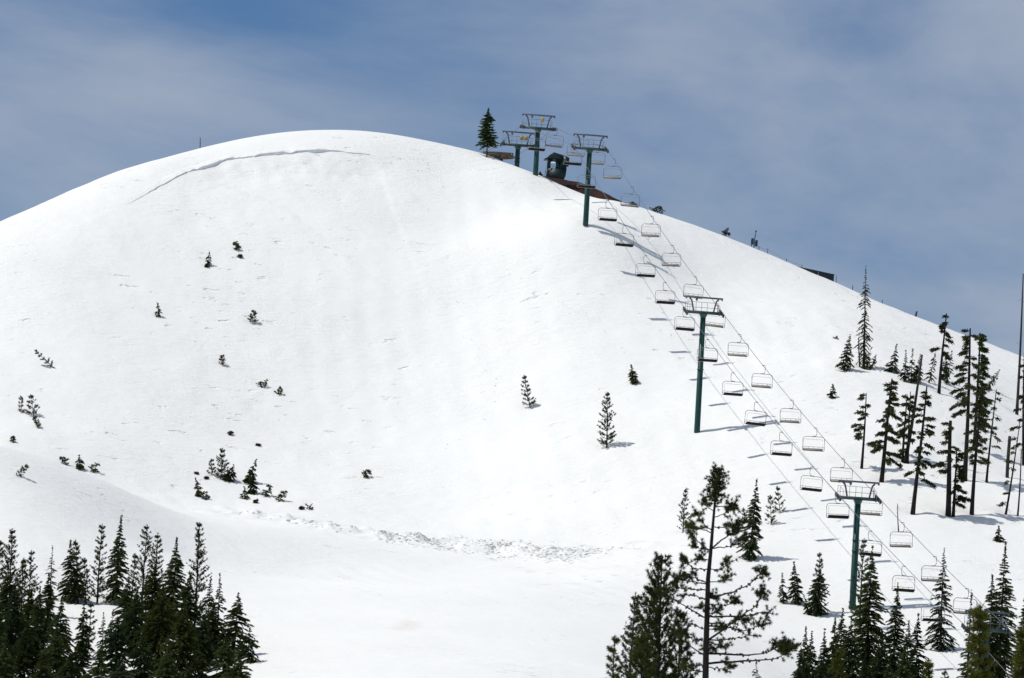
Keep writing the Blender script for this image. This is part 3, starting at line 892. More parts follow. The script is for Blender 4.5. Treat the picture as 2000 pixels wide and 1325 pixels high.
def hut():
    Y = crest(1085, 5.0)[1]
    b = at(1085, 352, Y); s = Y/F
    root = thing('operator_hut', b, 'dark green lift operator hut with overhanging roof on the summit dirt', 'hut', None, 0.10)
    w, d = 38*s, 1.7
    h = 38*s
    def prism(prof, y0, y1, mbd):
        n = len(prof); V = [(x, y0, z) for x, z in prof]+[(x, y1, z) for x, z in prof]
        mbd.add(V, [[i, (i+1) % n, n+(i+1) % n, n+i] for i in range(n)], [[0, k+1, k] for k in range(1, n-1)]+[[n, n+k, n+k+1] for k in range(1, n-1)])
    # lower body tapers in towards its foot; upper wall is framed round the windows
    m = MB(); z1 = 1.15; z2 = h
    prism([(-w*.50, -0.4), (w*.30, -0.4), (w*.40, 0.05), (w*.47, 0.45), (w*.50, z1), (-w*.44, z1), (-w*.41, 0.75), (-w*.42, 0.35)], -d/2, d/2, m)
    m.build('wall', 'hut_dark', root)
    m = MB()
    for x0, x1 in ((-.44, -.34), (-.06, .08), (.16, .50)):
        for yy in (-d/2+0.05, d/2-0.05): m.box(((x0+x1)/2*w, yy, (z1+z2)/2), ((x1-x0)*w, 0.10, z2-z1))
    for yy in (-d/2+0.05, d/2-0.05): m.box((0.03*w, yy, z2-0.08), (0.93*w, 0.096, 0.17))
    for x in (-.44*w+0.05, .50*w-0.05): m.box((x, 0, z2-0.08), (0.096, d-0.22, 0.16))
    m.build('window_frame', 'hut_dark', root)
    for x0, x1 in ((-.34, -.06), (.08, .16)):
        for yy in (-d/2+0.06, d/2-0.06):
            m = MB(); m.box(((x0+x1)/2*w, yy, (z1+z2-0.16)/2), ((x1-x0)*w-0.01, 0.012, z2-z1-0.18)); m.build('window_pane', 'glass', root)
    m = MB()
    prism([(-w*.62, z2+0.02), (w*.50, z2+0.02), (w*.52, z2+0.42), (-w*.18, z2+0.80), (-w*.30, z2+0.74), (-w*.46, z2+0.22), (-w*.64, z2+0.12)], -d/2-0.12, d/2+0.12, m)
    m.build('roof', 'hut_roof', root)
    m = MB(); prism([(w*.30, z2-0.70), (w*.58, z2-0.66), (w*.60, z2+0.30), (w*.32, z2+0.42)], -d/2-0.30, -d/2-0.13, m); m.build('awning', 'hut_roof', root)
    m = MB(); m.cyl((-w*.62, -d/2-0.1, -0.3), (-w*.56, -d/2-0.1, z2+0.05), 0.022, 5); m.box((-w*.60, -d/2-0.1, 0.72), (0.12, 0.1, 0.14)); m.build('guy_post', 'galv', root)
hut()

# cone-shaped stump by the tower foot
c = crest(1055, 2.0); tp = at(1055, 335, c[1])
o = thing('stump', c, 'small dark red-brown pointed stump at the foot of the single-placard tower', 'stump')
m = MB(); hh = tp[2]-c[2]
m.tube([(0, 0, -0.5), (0.02, 0, hh*0.4), (-0.03, 0, hh*0.75), (0.02, 0, hh)], [0.26, 0.24, 0.13, 0.03], 9); m.build('wood', 'dirt', o)
m = MB(); m.tube([(0.1, 0, hh*0.2), (0.35, 0.05, hh*0.45)], [0.06, 0.02], 6); m.build('root_spur', 'dirt', o)

# signboard with post
c = crest(1471, 0.6); s = c[1]/F
o = thing('trail_sign', c, 'dark blue signboard on a leaning post at the right skyline', 'sign', None, 0.35)
m = MB(); m.tube([(0.05, 0, -0.5), (0.12, 0, 0.9), (0.22, 0, 33*s)], [0.06, 0.055, 0.045], 8); m.box((0.23, 0, 33*s), (0.15, 0.12, 0.14)); m.build('post', 'navy', o)
for x, z in ((-0.17, 0.66), (0.30, 0.50)):
    m = MB(); m.box((x, -0.09, z), (0.30, 0.04, 0.68)); m.build('panel', 'navy', o)
m = MB(); m.cyl((-0.2, 0.02, -0.4), (-0.2, 0.02, 0.5), 0.04, 6); m.build('leg', 'snag', o)

# rope fence
fr = thing('rope_fence', crest(1482, 0.6), 'thin rope fence on slim posts along the right skyline', 'fence')
base = np.array(fr.location); tops = []
for k, (u, hpx) in enumerate(((1482, 8), (1499, 10), (1536, 6), (1566, 7))):
    c = crest(u, 0.6); s = c[1]/F; h_ = hpx*s
    m = MB(); m.cyl(c-base+[0, 0, -0.4], c-base+[0, 0, h_], 0.035, 6); m.build('post', 'snag', fr); tops.append(c-base+[0, 0, h_-0.05])
m = MB()
P = []
for a, b_ in zip(tops[:-1], tops[1:]):
    for t_ in np.linspace(0, 1, 8, endpoint=False): P.append(a*(1-t_)+b_*t_-[0, 0, 0.3*t_*(1-t_)])
P.append(tops[-1]); m.tube(P, 0.012, 4); m.build('rope', 'rope', fr)

# long dark shed sunk behind the crest
c = crest(1629, 3.0); Y = c[1]
p0 = at(1556, 520.5, Y); p1 = at(1629, 536.5, Y); pb = at(1631, 556, Y)
sh = thing('storage_shed', (p1[0], Y, pb[2]), 'low dark flat-roofed shed half sunk behind the right skyline', 'shed')
m = MB()
A0 = p0-np.array(sh.location); A1 = p1-np.array(sh.location)
V = [(A0[0], 0, A0[2]-3.5), (A1[0], 0, -0.5), (A1[0], 0, A1[2]-0.08), (A0[0], 0, A0[2]-0.08)]
V = V+[(x, 3.0, z) for x, y, z in V]
m.add(V, [[0, 1, 2, 3], [5, 4, 7, 6], [1, 5, 6, 2], [4, 0, 3, 7]]); m.build('wall', 'shed', sh)
m = MB(); dz = A1[2]-A0[2]; L = math.hypot(A1[0]-A0[0], dz); ax = np.array([(A1[0]-A0[0])/L, 0, dz/L]); az_ = np.array([-ax[2], 0, ax[0]])
m.box((np.array(A0)+np.array(A1))/2+[0, 1.5, 0]-az_*0.04, (L+0.1, 3.3, 0.10), [ax, [0, 1, 0], az_]); m.build('roof', 'shed', sh)
f_ = (1598-1556)/(1629-1556.0); pc = A0*(1-f_)+A1*f_
m = MB(); m.box((pc[0], -0.03, pc[2]-0.8), (0.07, 0.05, 1.4)); m.build('trim', 'white_trim', sh)

def stake(u, hpx, r, label, lean=0.0, dy=0.4, mat='snag', twig=False):
    c = crest(u, dy); s = c[1]/F; h_ = hpx*s
    o = thing('marker_pole', c, label, 'pole')
    m = MB(); m.tube([(0, 0, -0.5), (lean*h_*0.5, 0, h_*0.5), (lean*h_, 0, h_)], [r, r, r*0.8], 7); m.build('shaft', mat, o)
    m = MB(); m.tube([(lean*h_, 0, h_-0.02), (lean*h_*1.02, 0, h_+0.05)], [r*1.15, r*0.9], 7); m.build('cap', mat, o)
stake(391, 20, 0.045, 'lone thin dark pole on the left skyline', -0.06)
stake(1633, 13, 0.03, 'thin pole at the right end of the dark shed')
stake(1665, 9, 0.04, 'thin pole on the skyline left of the tall spindly tree', 0.02)
stake(1723, 6, 0.04, 'tiny pole on the skyline right of the tall spindly tree')
stake(1788, 9, 0.11, 'short thick leaning dark post on the right skyline', 0.22, mat='navy')

# ------------------------------------------------------------------ plants on the hill
G1 = 'small trees scattered over the bowl'
plant('fir', (954,211), (951,305), 'lone dark conifer on the summit beside the lift terminal', R=1.12, dens=2.6, bare=0.2, droop=0.12, shape=0.5, e_low=0.05)
plant('shrub', (1238,394), (1236,403), 'small dark shrub on the skyline at the end of the dirt patch', R=0.5)
plant('shrub', (1287,401), (1284,414), 'low sprawling shrub on the skyline right of the lift chairs', R=0.9, leaf='old')
plant('shrub', (1424,444), (1416,460), 'leaning shrub with one raised branch on the right skyline', R=0.65, leaf='old')
plant('fir', (409,491), (406,518), 'small slim reddish-topped conifer high in the bowl', R=0.33, group=G1)
plant('shrub', (404,516), (405,523), 'tiny round shrub just below the slim reddish-topped conifer', R=0.22, group=G1)
plant('shrub', (460,470), (463,488), 'broad little conifer highest in the bowl', R=0.42, n=34, group=G1)
plant('shrub', (468,497), (469,504), 'tiny round shrub just below the highest little conifer', R=0.26, group=G1)
plant('fir', (308,592), (309,619), 'small pointed conifer with spreading foot on the left of the bowl', R=0.42, group=G1)
plant('ypine', (496,607), (493,631), 'small bushy pine in the upper middle of the bowl', R=0.5, dens=1.5, group=G1)
plant('ypine', (434,696), (434,713), 'tiny sparse brownish pine alone in mid bowl', R=0.4, leaf='dry', group=G1)
plant('shrub', (527,742), (508,755), 'wind-bent shrub, upper of the two bent ones in mid bowl', R=0.34, group=G1)
plant('shrub', (551,757), (541,770), 'wind-bent shrub, lower of the two bent ones in mid bowl', R=0.34, group=G1)
plant('ypine', (69,685), (103,717), 'sparse young pine leaning steeply left on the left slope', R=0.42, group=G1)
plant('ypine', (60,772), (66,812), 'open young pine with dark foot, tallest of three near the left edge', R=0.75, dens=1.4, group=G1)
plant('ypine', (41,775), (43,806), 'thin sparse pine, leftmost of three near the left edge', R=0.4, group=G1)
plant('ypine', (69,815), (74,836), 'tiny pine, lowest of three near the left edge', R=0.5, group=G1)
plant('shrub', (22,851), (27,864), 'small dark shrub close to the left edge above the snow mound', R=0.35, group=G1)
plant('shrub', (118,891), (130,908), 'scrubby leaning shrub, leftmost of three behind the snow mound edge', R=0.5, group=G1)
plant('fir', (154,889), (157,917), 'stout little conifer, middle of three behind the snow mound edge', R=0.55, dens=1.6, group=G1)
plant('shrub', (195,902), (181,922), 'right-leaning shrub, rightmost of three behind the snow mound edge', R=0.6, group=G1)
plant('ypine', (53,910), (35,930), 'tiny wispy leaning pine on top of the snow mound', R=0.35, group=G1)
plant('shrub', (449,842), (451,851), 'tiny brown shrub above the cluster of small conifers', R=0.25, leaf='dry', group=G1)
plant('ypine', (435,877), (431,936), 'tallest conifer of the small cluster at the foot of the bowl', R=0.85, dens=1.7, leaf='hemlock', group=G1)
plant('ypine', (413,898), (414,928), 'little open conifer at the left of the bowl-foot cluster', R=0.5, leaf='hemlock', group=G1)
plant('fir', (457,907), (446,940), 'ragged conifer at the right of the bowl-foot cluster, leaning right', R=0.7, dens=1.5, group=G1)
plant('fir', (381,933), (392,970), 'dark narrow conifer leaning left below the bowl-foot cluster', R=0.42, dens=1.6, group=G1)
plant('shrub', (399,959), (402,976), 'small shrub at the foot of the left-leaning narrow conifer', R=0.34, group=G1)
plant('fir', (501,896), (485,944), 'conifer with drooping tip leaning right, upper of a stacked pair', R=0.62, dens=1.6, group=G1)
plant('fir', (494,923), (495,964), 'bushy conifer just in front of the right-leaning drooping one', R=0.55, dens=1.8, group=G1)
plant('fir', (477,950), (478,975), 'little pointed conifer left of the bushy stacked one', R=0.42, group=G1)
plant('shrub', (499,975), (500,983), 'tiny brown tuft below the stacked pair of conifers', R=0.2, leaf='dry', group=G1)
plant('shrub', (530,945), (519,971), 'wind-combed shrub, left of two at the bowl foot', R=0.5, n=36, group=G1)
plant('shrub', (557,955), (545,979), 'wind-combed shrub, right of two at the bowl foot', R=0.45, n=30, group=G1)
plant('shrub', (586,988), (590,996), 'tiny dark branch tip left of the flattened twigs', R=0.25, group=G1)
plant('shrub', (596,986), (610,996), 'flattened dark twigs at the foot of the bowl', R=0.4, n=12, group=G1)
plant('shrub', (722,917), (711,932), 'lone low bent shrub at the bottom centre of the bowl', R=0.5, n=30, group=G1)
plant('shrub', (382,922), (383,927), 'tiny brown twig tuft above the left-leaning narrow conifer', R=0.2, leaf='dry', group=G1)
plant('shrub', (402,931), (403,936), 'tiny brown twig tuft between two bowl-foot conifers', R=0.2, leaf='dry', group=G1)
plant('shrub', (503,867), (505,872), 'tiny dead twig tuft alone above the stacked conifers', R=0.2, leaf='dry', group=G1)
plant('ypine', (1023,734), (1035,796), 'open young pine leaning left in the middle of the slope', R=0.78, dens=1.3)
plant('ypine', (1185,768), (1185,874), 'tall open young pine standing alone on the slope left of the tall tower', R=1.1, dens=1.45)
plant('fir', (1232,712), (1239,749), 'small dense dark fir left of the tall mid-slope tower', R=0.46, dens=2.0, shape=0.5)

# right-hand stand
G2 = 'trees on the right-hand bench'
plant('fir', (1661,653), (1649,723), 'dense dark fir at the left end of the bench, with bent tip', R=0.85, dens=1.5, group=G2)
plant('fir', (1694,518), (1687,716), 'very tall spindly fir with ragged short branches crossing the skyline', R=0.85, dens=0.85, shape=0.3, bare=0.06, sparse=0.55, gap=0.5, droop=0.5, e_low=-0.3, leaf='old', group=G2)
plant('snag', (1677,662), (1679,712), 'short dead stem beside the very tall spindly fir', r=0.09, group=G2)
plant('fir', (1703,678), (1691,719), 'low fir leaning right at the foot of the spindly fir', R=0.5, sparse=0.7, group=G2)
plant('fir', (1711,693), (1702,717), 'small bent fir sprig right of the spindly fir', R=0.42, sparse=0.7, group=G2)
plant('fir', (1751,672), (1741,727), 'small fir with bare spike top and broad skirt on the bench', R=0.95, dens=1.2, shape=1.5, group=G2)
plant('fir', (1769,684), (1766,744), 'left fir of a tight clump of three on the bench', R=0.62, shape=1.2, sparse=0.8, group=G2)
plant('fir', (1782,681), (1779,747), 'middle fir of a tight clump of three on the bench', R=0.62, shape=1.2, sparse=0.8, group=G2)
plant('fir', (1798,692), (1789,747), 'right fir of a tight clump of three on the bench', R=0.65, dens=1.4, group=G2)
plant('snag', (1804,694), (1769,897), 'long bare dead trunk leaning right, rising out of the bench trees', r=0.19, stubs=4, group=G2)
plant('fir', (1828,685), (1815,747), 'thin see-through fir left of the tufted-top tree', R=0.55, sparse=0.55, dens=0.8, shape=0.6, group=G2)
plant('old', (1847,612), (1834,765), 'tall bare-stemmed tree with a tufted flat top near the skyline', R=1.0, bare=0.45, n=15, clump=1.3, r=0.17, group=G2)
plant('fir', (1851,688), (1842,742), 'dense dark fir hugging the tufted-top tree', R=0.42, dens=1.6, shape=0.5, group=G2)
plant('fir', (1859,685), (1848,750), 'thin fir right of the tufted-top tree', R=0.5, sparse=0.6, shape=0.6, group=G2)
plant('old', (1897,642), (1884,934), 'tallest bench tree, long dark bole with ragged left branches', R=2.0, bare=0.42, n=34, side=3.1, r=0.24, clump=1.1, group=G2)
plant('old', (1911,650), (1903,876), 'dense dark columnar tree right behind the tallest bench tree', R=1.35, bare=0.18, n=62, side=-0.2, r=0.19, clump=1.3, leaf='hemlock', group=G2)
plant('fir', (1953,722), (1929,758), 'small sparse fir leaning steeply right behind the bench', R=0.4, sparse=0.6, shape=0.4, group=G2)
plant('old', (1691,768), (1683,913), 'bare-stemmed tree with branches only on its left, leftmost on the lower bench', R=1.35, bare=0.40, n=14, side=3.14, r=0.14, group=G2)
plant('old', (1745,740), (1722,938), 'broad full-crowned old tree, second from left on the lower bench', R=1.75, bare=0.20, n=44, r=0.22, clump=1.15, group=G2)
plant('old', (1770,770), (1763,895), 'slim dark stem, left of two behind the broad old tree', R=0.8, bare=0.35, n=13, r=0.13, group=G2)
plant('old', (1780,765), (1773,898), 'slim dark stem, right of two behind the broad old tree', R=0.95, bare=0.10, n=18, r=0.12, group=G2)
plant('old', (1807,754), (1783,1000), 'tall leaning old tree with branches scattered down to mid stem', R=1.45, bare=0.26, n=33, r=0.21, group=G2)
plant('old', (1859,822), (1852,1003), 'thick broken-topped trunk with branches to the left', R=1.7, bare=0.42, n=14, side=3.3, r=0.26, tipr=0.55, group=G2)
plant('old', (1867,878), (1862,1003), 'shorter ragged tree touching the thick broken-topped trunk', R=1.4, bare=0.14, n=24, side=0.2, r=0.16, group=G2)
plant('old', (1917,755), (1898,1001), 'tall leaning tree with foliage only in its upper half, right of the broken trunk', R=1.45, bare=0.40, n=32, r=0.20, group=G2)
plant('old', (1944,760), (1927,938), 'thin leaning tree with drooping twigs on its right side', R=1.3, bare=0.30, n=13, side=0.0, r=0.12, clump=0.45, group=G2)
plant('snag', (1999,535), (1986,806), 'very tall bare pole-like dead trunk at the right edge', r=0.16, stubs=9, tips=0.5, tipr=0.35, bend=0.008, group=G2)
plant('snag', (1971,852), (1967,931), 'short thick dead trunk near the right edge', r=0.17, stubs=5, tipr=0.9, group=G2)
plant('old', (1994,826), (1965,1001), 'thin dark stem leaning right with a low tuft near the right edge', R=0.9, bare=0.1, n=9, side=3.3, r=0.11, clump=0.5, group=G2)
plant('snag', (1996,878), (1988,1004), 'thin straight dead stem, rightmost on the lower bench', r=0.09, stubs=4, group=G2)
plant('old', (2002,688), (1999,905), 'ragged tree cut by the right edge of the picture', R=1.2, bare=0.15, n=26, r=0.15, group=G2)
plant('fir', (1626,750), (1626,777), 'lone tiny fir on open snow left of the bench', R=0.48, dens=1.4)
plant('shrub', (1627,657), (1636,662), 'tiny dead branch on open snow near the right skyline', R=0.25, n=6, leaf='dry')
plant('snag', (1753,984), (1755,1038), 'thin dead spike with a tuft at its foot beside the right rope', r=0.06, stubs=10, tips=0.3)
plant('fir', (1951,1027), (1950,1058), 'lone small fir below the bench at the far right', R=0.5, dens=1.6)

# lower right
G3 = 'conifers at the lower right'
plant('ypine', (1504,969), (1506,1025), 'sparse young pine, left and lower of a pair near the left rope', R=0.62, dens=1.0, leaf='grey')
plant('ypine', (1518,951), (1524,1001), 'sparse young pine, right and upper of a pair near the left rope', R=0.62, dens=1.1, leaf='grey')
plant('ypine', (1340,955), (1334,1038), 'sparse pale young pine behind the big foreground pine', R=0.75, dens=1.0, leaf='grey')
plant('fir', (1477,935), (1463,1091), 'tall narrow dark hemlock right beside the big foreground pine', R=1.1, dens=2.0, shape=0.75, bare=0.02)
plant('fir', (1527,1119), (1530,1177), 'slim small hemlock, leftmost of three below the left rope', R=0.45, dens=1.3, group=G3)
plant('fir', (1551,1096), (1553,1179), 'mid-sized hemlock, middle of three below the left rope', R=0.78, dens=1.7, group=G3)
plant('fir', (1603,1110), (1594,1201), 'stout dense hemlock, rightmost of three below the left rope', R=1.15, dens=2.2, shape=0.6, group=G3)
plant('ypine', (1601,1081), (1599,1196), 'pale pine top showing above the stout dense hemlock', R=0.85, dens=1.2, leaf='grey', group=G3)
plant('fir', (1570,1164), (1582,1199), 'small left-leaning hemlock at the foot of the stout one', R=0.4, dens=1.3, group=G3)
plant('ypine', (1688,1053), None, 'open pine behind the low tower post', R=1.05, Y=476, dens=1.2, group=G3)
plant('fir', (1706,1066), None, 'largest dark hemlock in front of the low tower', R=2.20, Y=458, dens=2.40, shape=0.75, group=G3)
plant('fir', (1752,1138), None, 'tall dark hemlock right of the largest one', R=1.49, Y=457, dens=2.16, group=G3)
plant('fir', (1844,1070), (1837,1268), 'tall tapering hemlock standing apart under the right rope', R=1.35, dens=1.35, shape=0.8, bare=0.02, sparse=0.9, group=G3)
plant('fir', (1573,1224), None, 'twin-spiked small hemlock, left spike, at the lower edge', R=0.88, Y=446, dens=1.80, group=G3)
plant('fir', (1587,1233), None, 'twin-spiked small hemlock, right spike, at the lower edge', R=1.04, Y=447, dens=2.04, group=G3)
plant('fir', (1564,1258), None, 'thin low hemlock with spreading lower branches, leftmost at the lower edge', R=1.04, Y=444, dens=0.96, shape=1.4, group=G3)
plant('fir', (1610,1227), None, 'slender spike-topped hemlock left of the largest one', R=0.99, Y=449, dens=1.92, shape=1.1, group=G3)
plant('fir', (1630,1206), None, 'dense hemlock with thin tip close left of the largest one', R=1.32, Y=451, dens=2.04, shape=0.9, group=G3)
plant('fir', (1645,1188), None, 'thin-tipped hemlock touching the low tower foot', R=1.32, Y=454, dens=2.04, shape=0.9, group=G3)
plant('fir', (1662,1215), None, 'bushy hemlock filling in front of the low tower foot', R=1.65, Y=448, dens=2.28, shape=0.7, group=G3)
plant('pine', (1637,1272), None, 'yellowish-green pine top at the lower edge in front of the hemlocks', R=1.2, Y=330, leaf='olive', group=G3)
plant('fir', (1722,1230), None, 'dark bushy hemlock in front of the gap between the two tallest', R=1.54, Y=446, dens=2.16, shape=0.7, group=G3)
plant('fir', (1776,1212), None, 'hemlock just right of the tall dark one, lower tip', R=1.21, Y=452, dens=1.92, group=G3)
plant('fir', (1796,1198), None, 'spike-tipped hemlock left of the one standing apart', R=1.49, Y=453, dens=2.04, shape=0.9, group=G3)
plant('fir', (1765,1262), None, 'low broad hemlock at the lower edge below the tall dark one', R=1.65, Y=443, dens=2.28, shape=0.6, group=G3)
plant('pine', (1812,1292), None, 'small yellowish pine top at the lower edge left of the blurred pines', R=0.9, Y=320, leaf='olive', group=G3)
plant('ypine', (1845,1310), None, 'tiny pine tips at the lower edge under the hemlock standing apart', R=0.8, Y=380, group=G3)
plant('fir', (1900,1153), None, 'thin spiky hemlock left of the half-hidden tower head', R=1.10, Y=430, dens=1.56, shape=1.0, group=G3)
plant('fir', (1965,1058), None, 'tall dark hemlock near the right edge, highest tip of the corner group', R=2.20, Y=456, dens=1.92, shape=0.95, group=G3)
plant('fir', (1940,1122), None, 'dark round-topped hemlock left of the highest corner one', R=1.76, Y=455, dens=2.16, shape=0.55, group=G3)
plant('fir', (2004,1118), None, 'hemlock cut by the right edge of the picture', R=1.32, Y=440, dens=1.92, group=G3)
plant('pine', (1919,1190), None, 'blurred olive pine in front of the half-hidden tower head', R=0.85, Y=190, leaf='olive', dens=1.5, group=G3)
plant('pine', (1996,1228), None, 'blurred yellow-green pine at the extreme lower right', R=0.8, Y=170, leaf='olive', dens=1.4, group=G3)

# ------------------------------------------------------------------ left foreground wood
G4 = 'trees of the wood at the lower left'
plant('ypine', (3, 1058), None, 'pine cut by the left edge at the top of the wood', R=1.5, Y=440, dens=1.4, leaf='pine', group=G4)
plant('ypine', (27, 1035), None, 'feathery tall pine near the left edge of the wood', R=1.5, Y=443, dens=1.5, leaf='pine', group=G4)
plant('ypine', (62, 1077), None, 'pine with small round tuft on top, right of the feathery tall one', R=1.3, Y=442, leaf='pine', group=G4)
plant('ypine', (48, 1092), None, 'bushy pine in front of the tuft-topped one', R=1.3, Y=437, leaf='pine', dens=1.4, group=G4)
plant('fir', (103, 1066), None, 'nearly bare spire with short horizontal twigs in the wood', R=0.61, Y=444, dens=0.72, sparse=0.35, shape=0.6, group=G4)
plant('fir', (97, 1120), None, 'dense hemlock at the foot of the nearly bare spire', R=1.32, Y=436, dens=2.28, group=G4)
plant('fir', (139, 1055), (141, 1174), 'dense dark hemlock, left of the row on the snow crest', R=1.15, dens=2.2, shape=0.75, group=G4)
plant('ypine', (148, 1057), (152, 1176), 'pine close behind the dense hemlock left on the crest row', R=0.95, leaf='pine', dens=1.3, group=G4)
plant('ypine', (166, 1092), (168, 1177), 'slim open pine between the crest-row hemlocks', R=0.8, leaf='pine', dens=1.3, group=G4)
plant('ypine', (199, 1025), (190, 1176), 'tall airy pine left of the blackish hemlock on the crest', R=0.9, leaf='pine', dens=1.2, group=G4)
plant('fir', (237, 1006), (226, 1178), 'blackish hemlock with the highest drooping tip in the wood', R=1.15, dens=2.3, shape=0.8, group=G4)
plant('ypine', (262, 1083), None, 'thin pine in the gap right of the blackish hemlock', R=0.8, Y=445, leaf='pine', group=G4)
plant('ypine', (288, 1027), None, 'tall broad pine, left of a pair right of the blackish hemlock', R=1.55, Y=441, leaf='pine', dens=1.3, group=G4)
plant('ypine', (311, 1044), None, 'bushy pine, right of a pair right of the blackish hemlock', R=1.2, Y=443, leaf='pine', dens=1.4, group=G4)
plant('fir', (344, 1050), None, 'plump hemlock with bent tip in the right half of the wood', R=1.59, Y=438, dens=2.64, shape=0.7, group=G4)
plant('ypine', (392, 1022), None, 'tall airy pine, rightmost high top of the wood', R=1.5, Y=436, leaf='pine', dens=1.25, group=G4)
plant('fir', (413, 1125), None, 'thin dark hemlock, left of two bent tips at the right of the wood', R=0.83, Y=430, dens=1.56, group=G4)
plant('fir', (431, 1119), None, 'thin bent-tipped hemlock, right of two at the right of the wood', R=1.10, Y=428, dens=1.20, shape=1.1, sparse=0.7, group=G4)
plant('fir', (465, 1157), None, 'wide-skirted hemlock at the right margin of the wood', R=2.09, Y=424, dens=1.92, shape=0.95, group=G4)
plant('fir', (488, 1226), None, 'low hemlock with drooping branches, last at the right of the wood', R=1.38, Y=420, dens=1.44, shape=0.9, group=G4)
plant('fir', (222, 1190), None, 'bare-tipped small hemlock in front of the snow crest, right one', R=0.61, Y=428, dens=1.08, sparse=0.6, group=G4)
plant('fir', (204, 1196), None, 'bare-tipped small hemlock in front of the snow crest, left one', R=0.61, Y=427, dens=1.08, sparse=0.6, group=G4)
plant('ypine', (178, 1178), None, 'slender pine rising across the snow gap', R=0.75, Y=430, leaf='pine', group=G4)
plant('fir', (165, 1172), None, 'dark narrow hemlock left of the snow gap', R=0.88, Y=427, dens=1.92, group=G4)
plant('fir', (122, 1165), None, 'bushy hemlock in the front row left of the snow gap', R=1.43, Y=424, dens=2.28, group=G4)
plant('fir', (78, 1148), None, 'dark front-row hemlock below the tuft-topped pine', R=1.65, Y=425, dens=2.28, group=G4)
plant('fir', (30, 1140), None, 'dark front-row hemlock below the feathery tall pine', R=1.76, Y=426, dens=2.28, group=G4)
plant('fir', (2, 1180), None, 'front-row hemlock cut by the left edge', R=1.65, Y=418, dens=2.16, group=G4)
plant('fir', (55, 1215), None, 'low front hemlock near the left corner', R=1.76, Y=412, dens=2.40, shape=0.7, leaf='pine', group=G4)
plant('fir', (110, 1225), None, 'low front hemlock second from the left corner', R=1.65, Y=411, dens=2.40, shape=0.7, group=G4)
plant('fir', (160, 1238), None, 'low front hemlock below the snow gap', R=1.43, Y=410, dens=2.28, shape=0.7, leaf='pine', group=G4)
plant('fir', (232, 1205), None, 'rounded dark hemlock at the right end of the snow gap', R=1.54, Y=418, dens=2.40, shape=0.65, group=G4)
plant('fir', (270, 1150), None, 'dense front hemlock under the tall broad pine', R=1.65, Y=428, dens=2.40, shape=0.75, group=G4)
plant('fir', (318, 1140), None, 'broad olive-green front tree in the middle of the wood', R=2.31, Y=420, dens=2.88, shape=0.65, leaf='pine', group=G4)
plant('fir', (362, 1185), None, 'broad low front tree right of the olive-green one', R=2.20, Y=414, dens=2.76, shape=0.65, leaf='pine', group=G4)
plant('fir', (400, 1200), None, 'dense front hemlock below the two bent tips', R=1.65, Y=420, dens=2.40, shape=0.75, group=G4)
plant('fir', (440, 1250), None, 'low dense hemlock before the wide-skirted one', R=1.65, Y=414, dens=2.28, shape=0.7, group=G4)
plant('fir', (280, 1240), None, 'lowest front hemlock in the middle of the lower edge of the wood', R=1.87, Y=408, dens=2.40, shape=0.65, group=G4)

for u_, v_, lab, lf in ((12, 1255, 'lowest front tree in the extreme lower left corner', 'hemlock'), (84, 1272, 'small low tree at the lower edge near the left corner', 'pine'),
        (136, 1280, 'small dark tree at the lower edge below the snow gap, left', 'hemlock'), (196, 1268, 'small dark tree at the lower edge below the snow gap, right', 'hemlock'),
        (240, 1290, 'short tree tip at the lower edge, palest of the wood', 'young'), (330, 1262, 'low broad tree at the lower edge under the olive-green one', 'hemlock'),
        (392, 1275, 'low dark tree at the lower edge below the bent tips', 'pine'), (470, 1285, 'low dark tree at the lower edge at the right end of the wood', 'hemlock')):
    plant('fir', (u_, v_), None, lab, R=1.7, Y=404+(u_ % 7), dens=2.6, shape=0.55, leaf=lf, bare=0.0, group=G4)
for u_, v_, Y_, lab, lf in ((18, 1105, 434, 'full dark hemlock wedged below the pine cut by the left edge', 'hemlock'), (60, 1150, 430, 'full hemlock under the bushy pine near the left edge', 'pine'),
        (252, 1128, 434, 'full hemlock just right of the foot of the blackish one', 'hemlock'), (302, 1098, 436, 'full tree wedged between the pair of tall pines', 'pine'),
        (372, 1118, 431, 'full hemlock filling below the tall airy rightmost pine', 'hemlock'), (418, 1182, 424, 'full hemlock in front of the two bent tips', 'pine')):
    plant('fir', (u_, v_), None, lab, R=1.5, Y=Y_, dens=2.4, shape=0.6, leaf=lf, group=G4)
for u_, v_, lab in ((1605, 1286, 'low dark hemlock at the lower edge left of the yellowish pine'), (1690, 1282, 'low dark hemlock at the lower edge under the largest one'), (1738, 1296, 'low dark hemlock at the lower edge between the two tallest')):
    plant('fir', (u_, v_), None, lab, R=1.5, Y=441, dens=2.4, shape=0.6, group=G3)

